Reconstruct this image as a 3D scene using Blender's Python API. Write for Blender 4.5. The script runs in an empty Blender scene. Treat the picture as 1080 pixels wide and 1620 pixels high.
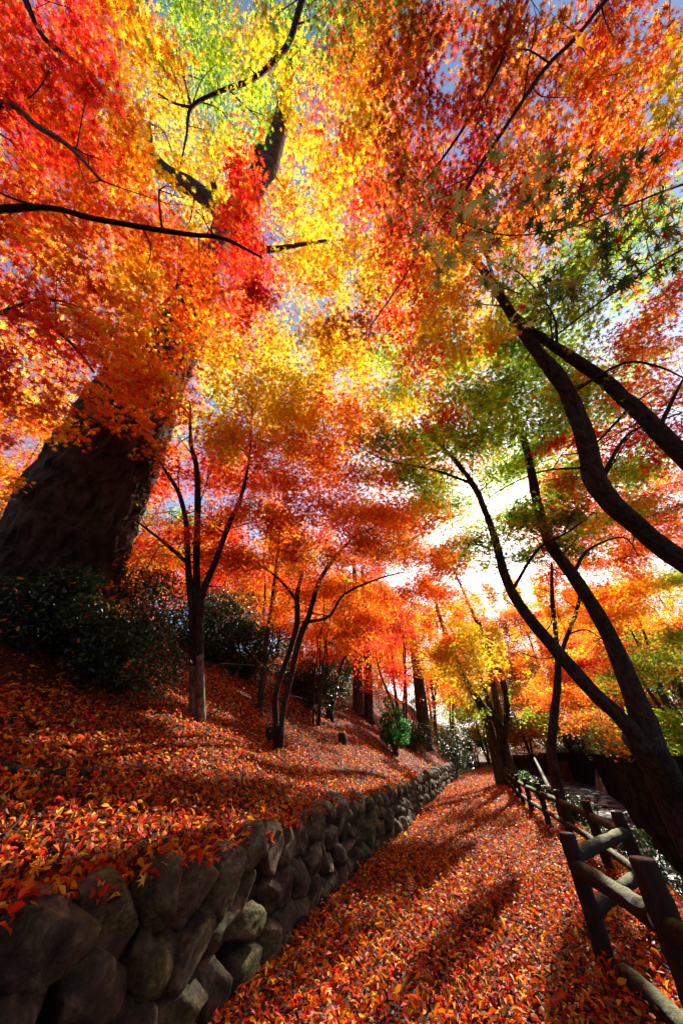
import bpy, math, random
import numpy as np
from mathutils import Vector, noise as mnoise

# ------------------------------------------------------------------ camera, light, exposure
SC = bpy.context.scene
H = 1.2                                   # tripod height
F = 495.0                                 # focal length in pixels of the 1080 x 1620 picture (an 11 mm lens)
PITCH = math.atan(380 / 495); YAW = math.radians(19.4)
cam_d = bpy.data.cameras.new('camera'); cam = bpy.data.objects.new('camera', cam_d)
SC.collection.objects.link(cam); SC.camera = cam
cam_d.sensor_fit = 'VERTICAL'; cam_d.sensor_height = 36; cam_d.lens = 36 * F / 1620
cam_d.clip_start = 0.02; cam_d.clip_end = 1500
cam.location = (0, 0, H); cam.rotation_euler = (math.pi / 2 + PITCH, 0, YAW)

SUN_EL, SUN_AZ = math.radians(34), math.radians(12.4)      # azimuth from +Y towards +X
SUN = Vector((math.sin(SUN_AZ) * math.cos(SUN_EL), math.cos(SUN_AZ) * math.cos(SUN_EL), math.sin(SUN_EL)))
W = bpy.data.worlds.new('World'); SC.world = W; W.use_nodes = True
nt = W.node_tree; sky = nt.nodes.new('ShaderNodeTexSky'); sky.sky_type = 'NISHITA'; sky.sun_disc = False
sky.sun_elevation = SUN_EL; sky.sun_rotation = SUN_AZ
sky.air_density = 0.75; sky.dust_density = 1.3; sky.ozone_density = 1.0
nt.links.new(sky.outputs[0], nt.nodes['Background'].inputs[0]); nt.nodes['Background'].inputs[1].default_value = 0.085
ld = bpy.data.lights.new('sun', 'SUN'); ld.energy = 5.0; ld.angle = math.radians(0.5); ld.color = (1.0, 0.93, 0.80)
sun = bpy.data.objects.new('sun', ld); SC.collection.objects.link(sun)
sun.rotation_euler = (-SUN).to_track_quat('-Z', 'Y').to_euler()
SC.view_settings.view_transform = 'Standard'; SC.view_settings.look = 'None'
SC.view_settings.exposure = 1.85; SC.view_settings.gamma = 1
SC.render.engine = 'CYCLES'
SC.cycles.max_bounces = 7; SC.cycles.diffuse_bounces = 4; SC.cycles.transmission_bounces = 5; SC.cycles.glossy_bounces = 2
SC.cycles.transparent_max_bounces = 4; SC.cycles.use_denoising = True
SC.cycles.sample_clamp_indirect = 6

RNG = np.random.RandomState(11); random.seed(5)

# ------------------------------------------------------------------ helpers
def ray(px, py):
    x = (px - 540) / F; y = (810 - py) / F
    f = math.cos(PITCH) - y * math.sin(PITCH); u = math.sin(PITCH) + y * math.cos(PITCH)
    return np.array((x * math.cos(YAW) - f * math.sin(YAW), x * math.sin(YAW) + f * math.cos(YAW), u))
def at(px, py, t): return ray(px, py) * t + np.array((0, 0, H))

def smooth(a): a = np.clip(a, 0, 1); return a * a * (3 - 2 * a)
def mat(name, build):
    m = bpy.data.materials.new(name); m.use_nodes = True
    n = m.node_tree.nodes; n.clear(); l = m.node_tree.links
    out = n.new('ShaderNodeOutputMaterial'); l.new(build(n, l), out.inputs['Surface']); return m
def ramp(n, l, fac, stops):
    r = n.new('ShaderNodeValToRGB'); e = r.color_ramp.elements
    while len(e) < len(stops): e.new(0.5)
    for k, (p, c) in enumerate(stops): e[k].position = p; e[k].color = (*c, 1)
    l.new(fac, r.inputs[0]); return r.outputs[0]
def noise_tex(n, l, scale, detail=5, stretch=None, rough=0.6, dist=0.0):
    tc = n.new('ShaderNodeNewGeometry'); t = n.new('ShaderNodeTexNoise')
    t.inputs['Scale'].default_value = scale; t.inputs['Detail'].default_value = detail
    t.inputs['Roughness'].default_value = rough; t.inputs['Distortion'].default_value = dist
    if stretch:
        mp = n.new('ShaderNodeMapping'); mp.inputs['Scale'].default_value = stretch
        l.new(tc.outputs['Position'], mp.inputs[0]); l.new(mp.outputs[0], t.inputs['Vector'])
    else: l.new(tc.outputs['Position'], t.inputs['Vector'])
    return t.outputs['Fac']
def bump(n, l, h, strength, dist=0.02):
    b = n.new('ShaderNodeBump'); b.inputs['Strength'].default_value = strength; b.inputs['Distance'].default_value = dist
    l.new(h, b.inputs['Height']); return b.outputs[0]
def principled(n, l, col, rough=0.85, spec=0.3, nrm=None):
    p = n.new('ShaderNodeBsdfPrincipled'); p.inputs['Roughness'].default_value = rough
    p.inputs['Specular IOR Level'].default_value = spec
    if isinstance(col, tuple): p.inputs['Base Color'].default_value = (*col, 1)
    else: l.new(col, p.inputs['Base Color'])
    if nrm: l.new(nrm, p.inputs['Normal'])
    return p
def leaf_mat(name, trans=0.6, rough=0.5, spec=0.25, tint=1.0):
    def b(n, l):
        a = n.new('ShaderNodeAttribute'); a.attribute_name = 'leaf_colour'
        p = principled(n, l, a.outputs['Color'], rough, spec)
        t = n.new('ShaderNodeBsdfTranslucent'); l.new(a.outputs['Color'], t.inputs['Color'])
        m = n.new('ShaderNodeMixShader'); m.inputs[0].default_value = trans
        l.new(p.outputs[0], m.inputs[1]); l.new(t.outputs[0], m.inputs[2]); return m.outputs[0]
    return mat(name, b)
M_LEAF = leaf_mat('maple_leaf', 0.76, 0.6, 0.04)
M_EVER = leaf_mat('evergreen_leaf', 0.25, 0.42, 0.35)
M_LITTER = leaf_mat('fallen_leaf', 0.35, 0.5, 0.07)
def bark(name, c0, c1, scale=14, strength=0.8, stretch=(1, 1, 0.3)):
    def b(n, l):
        f = noise_tex(n, l, scale, 8, stretch, 0.7, 0.6); f2 = noise_tex(n, l, 2.2, 4)
        c = ramp(n, l, f, [(0.32, c0), (0.66, c1)])
        mx = n.new('ShaderNodeMixRGB'); mx.blend_type = 'MULTIPLY'; mx.inputs[0].default_value = 0.6
        l.new(c, mx.inputs[1]); l.new(ramp(n, l, f2, [(0.35, (0.5, 0.45, 0.4)), (0.65, (1, 1, 1))]), mx.inputs[2])
        return principled(n, l, mx.outputs[0], 0.95, 0.1, bump(n, l, f, strength, 0.04)).outputs[0]
    return mat(name, b)
M_BARK = bark('dark_bark', (0.010, 0.007, 0.005), (0.085, 0.060, 0.042), 22, 1.0)
M_BARKBIG = bark('old_bark', (0.012, 0.009, 0.007), (0.11, 0.075, 0.05), 6, 1.0, (1, 1, 0.5))
M_BARKPALE = bark('pale_bark', (0.07, 0.048, 0.034), (0.30, 0.23, 0.17), 18, 0.5)
M_TWIG = bark('twig_bark', (0.02, 0.012, 0.01), (0.07, 0.045, 0.035), 30, 0.3)

def obj(name, verts, faces, material, parent=None, shade=True):
    me = bpy.data.meshes.new(name); me.from_pydata([tuple(v) for v in verts], [], faces); me.update()
    for m in (material if isinstance(material, (list, tuple)) else [material]): me.materials.append(m)
    if shade: me.polygons.foreach_set('use_smooth', [True] * len(me.polygons))
    o = bpy.data.objects.new(name, me); SC.collection.objects.link(o)
    if parent: 
        o.parent = parent; me.transform(parent_inv(parent))
    return o
def parent_inv(p):
    from mathutils import Matrix
    return Matrix.Translation(-p.location)
def thing(name, label, cat, loc=(0, 0, 0), group=None):
    o = bpy.data.objects.new(name, None); SC.collection.objects.link(o); o.location = Vector([float(a) for a in loc])
    o.empty_display_size = 0.1; tag(o, label, cat, group); return o
def tag(o, label, cat, group=None, kind=None):
    if label: o['label'] = label
    if cat: o['category'] = cat
    if group: o['group'] = group
    if kind: o['kind'] = kind
    return o

def bulk(name, V, Fc, material, parent=None, col=None, matidx=None, smooth_=False):
    """numpy mesh: V (n,3), Fc list of (m,k) int arrays with k 3 or 4."""
    me = bpy.data.meshes.new(name)
    if parent is not None: V = V - np.array(parent.location)
    sizes = np.concatenate([np.full(len(f), f.shape[1], np.int32) for f in Fc if len(f)])
    loops = np.concatenate([f.ravel() for f in Fc if len(f)]).astype(np.int32)
    me.vertices.add(len(V)); me.vertices.foreach_set('co', np.ascontiguousarray(V, dtype=np.float32).ravel())
    me.loops.add(len(loops)); me.loops.foreach_set('vertex_index', loops)
    starts = np.concatenate([[0], np.cumsum(sizes)[:-1]]).astype(np.int32)
    me.polygons.add(len(sizes)); me.polygons.foreach_set('loop_start', starts); me.polygons.foreach_set('loop_total', sizes)
    for m in (material if isinstance(material, (list, tuple)) else [material]): me.materials.append(m)
    if matidx is not None: me.polygons.foreach_set('material_index', np.concatenate(matidx).astype(np.int32))
    if smooth_ is not False: me.polygons.foreach_set('use_smooth', np.full(len(sizes), True))
    me.update(calc_edges=True)
    if col is not None:
        ca = me.color_attributes.new('leaf_colour', 'FLOAT_COLOR', 'POINT')
        c4 = np.ones((len(V), 4), np.float32); c4[:, :3] = col; ca.data.foreach_set('color', c4.ravel())
    o = bpy.data.objects.new(name, me); SC.collection.objects.link(o)
    if parent is not None: o.parent = parent
    return o

# ---- leaf templates: vertices (x across, y along, z up) and quads
def star(tips, notch, curl):
    """tips: list of (angle from the leaf's axis in degrees, length)"""
    v = [(0, 0, 0)]; n = len(tips)
    for k in range(n + 1):
        if k == 0: a = tips[0][0] - 22; r = 0.20
        elif k == n: a = tips[-1][0] + 22; r = 0.20
        else: a = (tips[k - 1][0] + tips[k][0]) / 2; r = notch
        v.append((r * math.sin(math.radians(a)), r * math.cos(math.radians(a)), -0.2 * curl * r))
    for a, r in tips: v.append((r * math.sin(math.radians(a)), r * math.cos(math.radians(a)), -curl * r * r))
    q = [(0, 1 + k, n + 2 + k, 2 + k) for k in range(n)]
    v = np.array(v, float); v *= 0.62
    return v, np.array(q)
MAPLE7 = star([(-128, .45), (-82, .78), (-40, .95), (0, 1.08), (40, .95), (82, .78), (128, .45)], 0.30, 0.28)
MAPLE5 = star([(-95, .72), (-45, .95), (0, 1.05), (45, .95), (95, .72)], 0.32, 0.25)
MAPLE3 = star([(-70, .9), (0, 1.0), (70, .9)], 0.42, 0.2)
def blade(w, fold, curl, twist=0.0):
    v = []
    for y, ww in ((0, 0.0), (.3, .85), (.62, .9), (1, 0)):
        z = curl * (y - .5) ** 2 * -1 + curl * .25
        if ww == 0: v.append((0, y - .5, z))
        else:
            for s in (-1, 0, 1): v.append((s * w * ww, y - .5, z + abs(s) * fold * ww + s * twist * (y - .5)))
    v = np.array(v, float)
    tri = np.array([(0, 1, 2, 2), (0, 2, 3, 3)]);  # replaced below with proper quads
    q = np.array([(0, 2, 1, 1)])
    return v, np.array([(1, 2, 5, 4), (2, 3, 6, 5)]), np.array([(0, 2, 1), (0, 3, 2), (4, 5, 7), (5, 6, 7)])
BLADES = [blade(.19, .10, .25, .15), blade(.16, .16, .6, -.2), blade(.23, .05, -.3, .1), blade(.17, .2, .1, .3)]
EVER = blade(.2, .06, .2)

def leaves(P, S, N, tmpl, spin=None):
    """place one template at P (n,3) with size S (n), normal N (n,3) -> V, [quads, tris]"""
    n = len(P); tv = tmpl[0]
    N = N / np.linalg.norm(N, axis=1, keepdims=True)
    r = RNG.normal(size=(n, 3)); A = r - N * (r * N).sum(1, keepdims=True); A /= np.linalg.norm(A, axis=1, keepdims=True) + 1e-9
    if spin is not None:
        A = spin - N * (spin * N).sum(1, keepdims=True) + A * .5; A -= N * (A * N).sum(1, keepdims=True)
        A /= np.linalg.norm(A, axis=1, keepdims=True) + 1e-9
    B = np.cross(A, N)
    V = P[:, None, :] + S[:, None, None] * (tv[None, :, 0, None] * B[:, None, :] + tv[None, :, 1, None] * A[:, None, :] + tv[None, :, 2, None] * N[:, None, :])
    base = (np.arange(n) * len(tv))[:, None, None]
    Fs = [(f[None] + base).reshape(-1, f.shape[1]) for f in tmpl[1:]]
    return V.reshape(-1, 3), Fs
def merge(parts):
    """parts: list of (V, [faces], col(n,3) per vertex, matindex)"""
    Vs, Fs, Cs, Ms, off = [], [], [], [], 0
    for V, F_, C, m in parts:
        Vs.append(V); Cs.append(C)
        for f in F_:
            if len(f): Fs.append(f + off); Ms.append(np.full(len(f), m))
        off += len(V)
    # group faces of equal size
    return np.concatenate(Vs), Fs, np.concatenate(Cs), Ms

# ---- tubes
def spline(pts, step):
    """Catmull-Rom through rows of (x, y, z, r)"""
    P = np.array(pts, float)
    if len(P) == 2: P = np.vstack([P[0], (P[0] + P[1]) / 2, P[1]])
    Q = np.vstack([2 * P[0] - P[1], P, 2 * P[-1] - P[-2]]); out = []
    for i in range(1, len(Q) - 2):
        d = np.linalg.norm(Q[i + 1, :3] - Q[i, :3]); m = max(2, int(math.ceil(d / step)))
        for k in range(m):
            t = k / m; a, b, c, e = Q[i - 1], Q[i], Q[i + 1], Q[i + 2]
            out.append(.5 * ((2 * b) + (-a + c) * t + (2 * a - 5 * b + 4 * c - e) * t * t + (-a + 3 * b - 3 * c + e) * t ** 3))
    out.append(Q[-2]); R = np.array(out); R[:, 3] = np.maximum(R[:, 3], .001); return R
def tube(pts, n=8, step=.25, rough=0.0, freq=2.0, flute=0, seed=0, raw=False, ridge=0):
    R = pts if raw else spline(pts, step); m = len(R)
    T = np.gradient(R[:, :3], axis=0); T /= np.linalg.norm(T, axis=1, keepdims=True) + 1e-9
    ref = np.array((0.3, 1, 0.1)) if abs(T[0, 1]) < .9 else np.array((1, .2, 0)); V = []
    u = np.cross(T[0], ref); u /= np.linalg.norm(u)
    an = np.arange(n) * 2 * math.pi / n; arc = np.concatenate([[0], np.cumsum(np.linalg.norm(np.diff(R[:, :3], axis=0), axis=1))])
    for i in range(m):
        u = u - T[i] * (u @ T[i]); u /= np.linalg.norm(u) + 1e-9; w = np.cross(T[i], u)
        ring = R[i, :3] + (np.cos(an)[:, None] * u + np.sin(an)[:, None] * w) * R[i, 3]
        if rough:
            for k in range(n):
                q = Vector(ring[k] * freq) + Vector((seed, 0, 0))
                f = mnoise.noise(q) * rough + mnoise.noise(q * 3.1) * rough * .4
                if flute: f += flute * math.sin(an[k] * 5 + seed + R[i, 2] * .5)
                ring[k] = R[i, :3] + (ring[k] - R[i, :3]) * (1 + f)
        V.append(ring)
        if ridge:
            for k in range(n):
                ca, sa = math.cos(an[k]) * R[i, 3], math.sin(an[k]) * R[i, 3]; q = Vector((ca * 16 + seed, sa * 16, arc[i] * 2.2)); q2 = Vector((ca * 38, sa * 38 + seed, arc[i] * 6))
                f = (abs(mnoise.noise(q)) * 1.6 - .35) * ridge + mnoise.noise(q2) * ridge * .45
                ring[k] = ring[k] + (ring[k] - R[i, :3]) / R[i, 3] * f
        V[-1] = ring
    V = np.concatenate(V); i = np.arange(m - 1)[:, None] * n; k = np.arange(n)[None]; k2 = (k + 1) % n
    q = np.stack([i + k, i + k2, i + n + k2, i + n + k], -1).reshape(-1, 4)
    caps = [np.array([[0, a + 1, a] for a in range(1, n - 1)]), np.array([[(m - 1) * n, (m - 1) * n + a, (m - 1) * n + a + 1] for a in range(1, n - 1)])]
    return V, [q] + caps

# ------------------------------------------------------------------ ground, wall line, stream
def xwall(Y): return -1.86 - .16 * smooth((3.6 - np.asarray(Y, float)) / 2.2) + .30 * smooth((np.asarray(Y, float) - 16) / 16) + .05 * np.sin(np.asarray(Y, float) * .9)
def xfar(Y): return np.interp(Y, [-30, 8, 13.6, 20, 28, 40, 55, 70, 120], [3.9, 3.9, 4.0, 5.1, 7.0, 8.8, 8.6, 7.5, 7])
def xbank(Y): return np.interp(Y, [-30, 12, 18, 39, 80], [2.7, 2.6, 2.65, 2.9, 3.4])
def ground(X, Y):
    X = np.asarray(X, float); Y = np.asarray(Y, float)
    s = xwall(Y) - X - .17
    k = .45 + .012 * np.clip(Y - 6, 0, 26)
    hill = .66 + k * np.clip(s, 0, 2.3) + (k + .27) * np.clip(s - 2.3, 0, 2.7) + .06 * np.clip(s - 5, 0, 30)
    hill = hill + .05 * np.sin(X * 1.7 + Y * .6) * smooth(s) + .04 * np.sin(X * .9 - Y * 1.9) * smooth(s)
    hill = hill + .35 * smooth((s - .3) / 1.5) * smooth((Y - 18) / 8)
    left = hill * smooth(s / .06 + 1)
    xb = xbank(Y); bank = -1.3 * smooth((X - 1.55) / (xb - 1.55)) + .05 * np.sin(Y * 2.1 + X * 3) * smooth((X - 1.6) / .5)
    xf = xfar(Y); right = np.where(X > xf + .3, 1.0 + .10 * np.clip(X - xf - 1.5, 0, 60) + .5 * smooth((X - xf - .5) / 2), bank)
    right = right + (.9 - right) * smooth((Y - 58) / 4) * (X < xf + .3)
    z = np.where(s > -.06, left, np.where(X > 1.55, right, .015 * np.sin(X * 3 + Y) * np.sin(Y * 1.3)))
    return z
def gx(x, y): return float(ground(x, y))

def build_ground():
    xs = np.unique(np.round(np.concatenate([np.linspace(-400, -40, 10), np.linspace(-40, -9, 22), np.linspace(-9, 8, 180), np.linspace(8, 40, 34), np.linspace(40, 400, 10)]), 4))
    ys = np.unique(np.round(np.concatenate([np.linspace(-400, -30, 8), np.linspace(-30, 0, 20), np.linspace(0, 30, 120), np.linspace(30, 100, 60), np.linspace(100, 600, 12)]), 4))
    X, Y = np.meshgrid(xs, ys); Z = ground(X, Y)
    V = np.stack([X, Y, Z], -1).reshape(-1, 3); a = len(xs)
    i = np.arange(len(ys) - 1)[:, None] * a + np.arange(a - 1)[None]
    q = np.stack([i, i + 1, i + a + 1, i + a], -1).reshape(-1, 4)
    def m(n, l):
        f = noise_tex(n, l, 22, 6, None, .7); f2 = noise_tex(n, l, 1.3, 3)
        c = ramp(n, l, f, [(.3, (.012, .006, .004)), (.5, (.07, .018, .007)), (.68, (.20, .05, .012))])
        mx = n.new('ShaderNodeMixRGB'); mx.blend_type = 'MULTIPLY'; mx.inputs[0].default_value = .6
        l.new(c, mx.inputs[1]); l.new(ramp(n, l, f2, [(.4, (.35, .3, .3)), (.6, (1, 1, 1))]), mx.inputs[2])
        return principled(n, l, mx.outputs[0], .95, .1, bump(n, l, f, 1, .03)).outputs[0]
    o = bulk('ground', V, [q], mat('soil_and_leaf_mould', m), smooth_=True); tag(o, None, None, kind='structure')
build_ground()

def build_water():
    ys = np.linspace(-20, 100, 90); V = []
    for y in ys: V += [(float(xbank(y)) - .8, y, -1.2), (float(xfar(y)) + .5, y, -1.2)]
    V = np.array(V); i = np.arange(len(ys) - 1)[:, None] * 2
    q = np.concatenate([i, i + 1, i + 3, i + 2], 1)
    def m(n, l):
        f = noise_tex(n, l, 7, 6, (1, .6, 1), .7, 1.2); g = noise_tex(n, l, 1.6, 6, (1, .5, 1), .75)
        wet = principled(n, l, (.02, .022, .025), .32, .5, bump(n, l, noise_tex(n, l, 16, 5, (1, .6, 1), .7), .45, .03))
        bed = principled(n, l, ramp(n, l, noise_tex(n, l, 11, 6), [(.35, (.006, .005, .004)), (.7, (.05, .036, .026))]), .75, .08, bump(n, l, f, 1, .15))
        mk = ramp(n, l, g, [(.47, (0, 0, 0)), (.52, (1, 1, 1))]); mx = n.new('ShaderNodeMixShader')
        l.new(mk, mx.inputs[0]); l.new(bed.outputs[0], mx.inputs[1]); l.new(wet.outputs[0], mx.inputs[2]); return mx.outputs[0]
    tag(bulk('stream_water', V, [q], mat('shallow_water', m)), None, None, kind='structure')
build_water()

# ------------------------------------------------------------------ leaf colours
PAL = {
 'R': [(.80,.035,.02,3),(.85,.09,.012,3),(.62,.015,.03,1.2),(.88,.22,.015,1.2)],
 'O': [(.86,.19,.010,3),(.80,.11,.010,2.5),(.88,.33,.015,2.2),(.70,.05,.012,1)],
 'o': [(.88,.38,.012,3),(.86,.22,.010,2),(.86,.55,.02,2)],
 'Y': [(.84,.56,.015,3),(.72,.60,.03,2),(.88,.40,.012,2),(.45,.48,.03,.8)],
 'G': [(.36,.50,.02,3),(.22,.38,.02,2.4),(.60,.58,.02,1.8),(.11,.24,.015,1.5)],
 'g': [(.14,.24,.015,3),(.07,.15,.012,2.5),(.35,.40,.02,1.6),(.6,.28,.02,.8),(.5,.08,.02,.5)],
 'r': [(.60,.15,.012,3),(.45,.08,.012,2),(.75,.30,.015,1.5),(.35,.035,.015,1.3),(.28,.24,.02,.6)],
 'P': [(.34,.02,.025,3),(.45,.05,.03,2),(.55,.10,.02,1.2),(.22,.015,.02,1)],
 'n': [(.09,.14,.02,3),(.20,.22,.04,2),(.40,.36,.10,1.3),(.35,.03,.015,.8),(.05,.09,.015,1.5)],
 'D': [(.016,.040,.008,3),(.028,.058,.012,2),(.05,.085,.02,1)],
 'E': [(.06,.20,.03,3),(.10,.30,.04,2),(.03,.10,.02,1.5)],
 'L': [(.62,.075,.004,3),(.72,.16,.005,3),(.40,.025,.003,2.6),(.78,.29,.008,2),(.78,.46,.05,.7),(.07,.012,.004,3.2),(.68,.03,.005,1.3)],  # near-black entry paints in the shade of gaps between fallen leaves
 'S': [(.04,.17,.035,3),(.08,.26,.05,2.5),(.02,.08,.02,2.5)],
 'm': [(.50,.48,.14,3),(.36,.38,.08,2),(.62,.50,.14,2),(.45,.04,.015,.8),(.16,.20,.04,1)],
}
def colours(key, n):
    p = PAL[key]; w = np.array([a[3] for a in p], float); w /= w.sum()
    c = np.array([a[:3] for a in p])[RNG.choice(len(p), n, p=w)]
    return np.clip(c * (1.08 if key not in 'LDE' else 1) * RNG.uniform(.75, 1.12, (n, 1)) * RNG.uniform(.92, 1.08, (n, 3)), 0, .92)

# ------------------------------------------------------------------ where the sun reaches the leaf litter: the gaps in the crowns along the sun's direction
def lit(X, Y):
    """0..1 how open the canopy is above a ground point"""
    a = np.sin(X * 1.9 + 1.3 * np.sin(Y * .45) + .6) * .5 + np.sin(Y * .95 + X * .8 + 1.0) * .35 + np.sin(X * 4.3 - Y * .5) * .25
    u = X - .22 * Y; a = a + .55 * np.sin(u * 6.5 + 1.2 * np.sin(Y * .5)) * np.clip(Y / 3, .3, 1)
    v = a > np.where((X > -4.2) & (Y > 3.8) & (Y < 11), .02, .35)
    path = (X > -1.5) & (X < 1.9)
    v = np.where(path, a > -.02, v)
    v = np.where((X < -2.6) & (Y < 3.4), a > .8, v)
    v = np.where((Y > 13) & path, a > .45, v)
    return v
def carve(P, amount=.985):
    """keep mask: drops most leaves whose shadow would land in an open patch of path or slope"""
    keep = np.ones(len(P), bool)
    for zt in (0.0, 1.2):
        k = (P[:, 2] - zt) / SUN.z; X = P[:, 0] - SUN.x * k; Y = P[:, 1] - SUN.y * k
        if zt == 0: on = (X > -1.7) & (X < 2.2) & (Y > .8) & (Y < 17)
        else: on = (X > -5.5) & (X < -1.7) & (Y > 1.0) & (Y < 17)
        hit = on & (P[:, 2] > zt + .3) & lit(X, Y)
        keep &= ~(hit & (RNG.uniform(size=len(P)) < amount))
    return keep

# ------------------------------------------------------------------ trees
class Tree:
    def __init__(s, name, label, cat, loc, group=None, bark=M_BARK, leaf=M_LEAF, twig=M_TWIG):
        s.root = thing(name, label, cat, loc, group); s.nodes = []; s.parts = []; s.bark = bark; s.leaf = leaf; s.twig = twig; s.b = []
    def stem(s, pts, name='trunk', n=12, step=.10, rough=.15, freq=3.5, flute=0, material=None, ridge=0):
        R = spline(pts, step); V, Fc = tube(R, n, rough=rough, freq=freq, flute=flute, seed=len(s.nodes) * .13, raw=True, ridge=ridge)
        o = bulk(name, V, Fc, material or s.bark, s.root, smooth_=True)
        s.nodes += [R[i] for i in range(0, len(R), 2)]; return o
    def shoots(s, parts):
        nd = [a for a in s.nodes if a[3] < .09]; m = len(nd); 
        for i in range(0, m, 3):
            a = nd[i]; L = RNG.uniform(.25, .7) * (1 + 6 * a[3]); p = a[:3]; d = RNG.normal(size=3); d[2] = abs(d[2]) * .6; d /= np.linalg.norm(d)
            q = p + d * L * .5 + RNG.normal(size=3) * L * .06; e = p + d * L + RNG.normal(size=3) * L * .16 + np.array((0, 0, .1 * L)); r0 = min(a[3] * .5, .012)
            for pts in ([(*p, r0), (*q, r0 * .6), (*e, r0 * .2)], [(*q, r0 * .5), (*(q + (e - q) * .5 + RNG.normal(size=3) * L * .15), r0 * .3), (*(q + (e - q) * .8 + RNG.normal(size=3) * L * .3), r0 * .12)]):
                V, Fc = tube(pts, 4, .12); parts.append((V, Fc, np.zeros((len(V), 3)), 1))
    def bough(s, c, R, key, n, size, tmpl=MAPLE5, flat=.3, droop=.15, cut=True, tilt=.55):
        s.b.append((np.array(c, float), R, key, int(n), size, tmpl, flat, droop, cut, tilt))
    def grow(s, rmin=.004, k=.012, name='crown'):
        nodes = np.array([a for a in s.nodes]); parts = []; s.shoots(parts)
        P0 = nodes[:, :3]; order = sorted(range(len(s.b)), key=lambda i: np.min(np.linalg.norm(P0 - s.b[i][0], axis=1)))
        N = [tuple(a) for a in nodes]
        for i in order:
            c, R, key, n, size, tmpl, flat, droop, cut, tilt = s.b[i]
            A = np.array(N); d = np.linalg.norm(A[:, :3] - c, axis=1) + .25 * np.abs(A[:, 2] - c[2]) * (A[:, 2] > c[2])
            j = int(np.argmin(d)); a = A[j]; L = np.linalg.norm(a[:3] - c)
            r0 = min(a[3] * .75, max(rmin, k * L + rmin)); r1 = max(rmin * .6, r0 * .45)
            off = RNG.normal(size=3) * L * .10
            p1 = a[:3] + (c - a[:3]) * .35 + off + np.array((0, 0, .08 * L)); p2 = a[:3] + (c - a[:3]) * .7 + off * .6 + np.array((0, 0, .05 * L))
            pts = [(*a[:3], r0), (*p1, r0 * .8), (*p2, r0 * .62), (*c, r1)]
            Q = spline(pts, max(.12, L / 10)); V, Fc = tube(Q, 6 if r0 > .01 else 4, raw=True)
            parts.append((V, Fc, np.zeros((len(V), 3)), 1)); N += [tuple(q) for q in Q[1::2]]
            # twigs of the bough: a fan that goes on in the limb's direction
            out = c - p2; out[2] *= .3; out /= np.linalg.norm(out) + 1e-9; K = max(4, min(9, n // 25)); ends = []
            for t in range(K):
                v = RNG.normal(size=3); v[2] *= flat; v /= np.linalg.norm(v) + 1e-9; v = v * RNG.uniform(.55, 1.05) + out * .25
                e = c + v * R; e[2] -= droop * R * (v @ v)
                m = (c + e) / 2 + RNG.normal(size=3) * R * .07 + np.array((0, 0, .04 * R))
                V, Fc = tube([(*c, r1 * .8), (*m, r1 * .6), (*e, r1 * .3)], 3, step=R / 3); parts.append((V, Fc, np.zeros((len(V), 3)), 1)); ends.append((m, e))
            E = np.array([e for m, e in ends]); Mm = np.array([m for m, e in ends])
            ti = RNG.randint(0, K, n); u = RNG.uniform(0.05, 1.1, (n, 1)) ** .8
            Pp = (1 - u) ** 2 * c + 2 * u * (1 - u) * Mm[ti] + u * u * E[ti]
            sg = RNG.normal(size=(n, 3)) * R * .17; sg[:, 2] *= max(.35, flat); Pp = Pp + sg
            if cut: Pp = Pp[carve(Pp)]; n = len(Pp)
            if not n: continue
            Nn = RNG.normal(size=(n, 3)) * tilt + np.array((0, 0, 1.0)); sp = (Pp - c) + np.array((0, 0, -.25 * R))
            V, Fc = leaves(Pp, size * RNG.uniform(.65, 1.2, n), Nn, tmpl, sp / (np.linalg.norm(sp, axis=1, keepdims=True) + 1e-6))
            C = np.repeat(colours(key, n), len(tmpl[0]), axis=0); parts.append((V, Fc, C, 0))
        V, Fs, C, Ms = merge(parts)
        return bulk(name, V, Fs, [s.leaf, s.twig], s.root, C, Ms)

def pix(pts, k=1.0):
    """rows (px, py, depth, width in px) -> (x, y, z, r)"""
    return [(*at(a, b, t), k * w * t / F / 2) for a, b, t, w in pts]
def W4(*rows): return [tuple(map(float, r)) for r in rows]

# ---- colour plan of the canopy over the camera, 60-pixel cells read off the view; each bough is hung on its own tree at its own depth
PLAN = [
 'RRRoGGYGggrrrrrPOr',
 'RRRoGGYGgrrPrrrOrO',
 'RRRoYGGYRorPrrrOoY',
 'ROOoYYGYRYrrPrrOOO',
 'ORRoYYRYoOrPPrOOrr',
 'ROOOOYRoYRrrOrorPG',
 'OoOoORRYYYRoorgGGg',
 'ROOoOORooYRYoGGgGO',
 'PROoOoOYYrRoYGGGOr',
 'OROOOoYYorPRYGGoOO',
 'OOOOOYYYooOOGGGGOO',
 'OROOORYoYOOGGGGRRR',
 'G...ROOOOOOGGGRRGO',
 'Y...RROOOOOG.GROOO',
 '....POROORrrggOOOO',
 '.....RROOOROOYOOoG',
 '.......OOOROYYoOoG',
 '..........RYYoOPgg',
 '...........OGGOrgg',
]
def cell(i, j): return PLAN[i][j]
def cells(rows, cols, skip=()):
    for i in rows:
        for j in cols:
            if (i, j) in skip or i >= len(PLAN) or PLAN[i][j] == '.': continue
            yield i, j, ('R' if i > 7 and PLAN[i][j] == 'P' else PLAN[i][j]), 30 + 60 * j + RNG.uniform(-22, 22), 30 + 60 * i + RNG.uniform(-22, 22)
def count(cov, s, t): sp = F * s / t; return max(12, 1.8 * cov * 3600 / (.27 * sp * sp))
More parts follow.
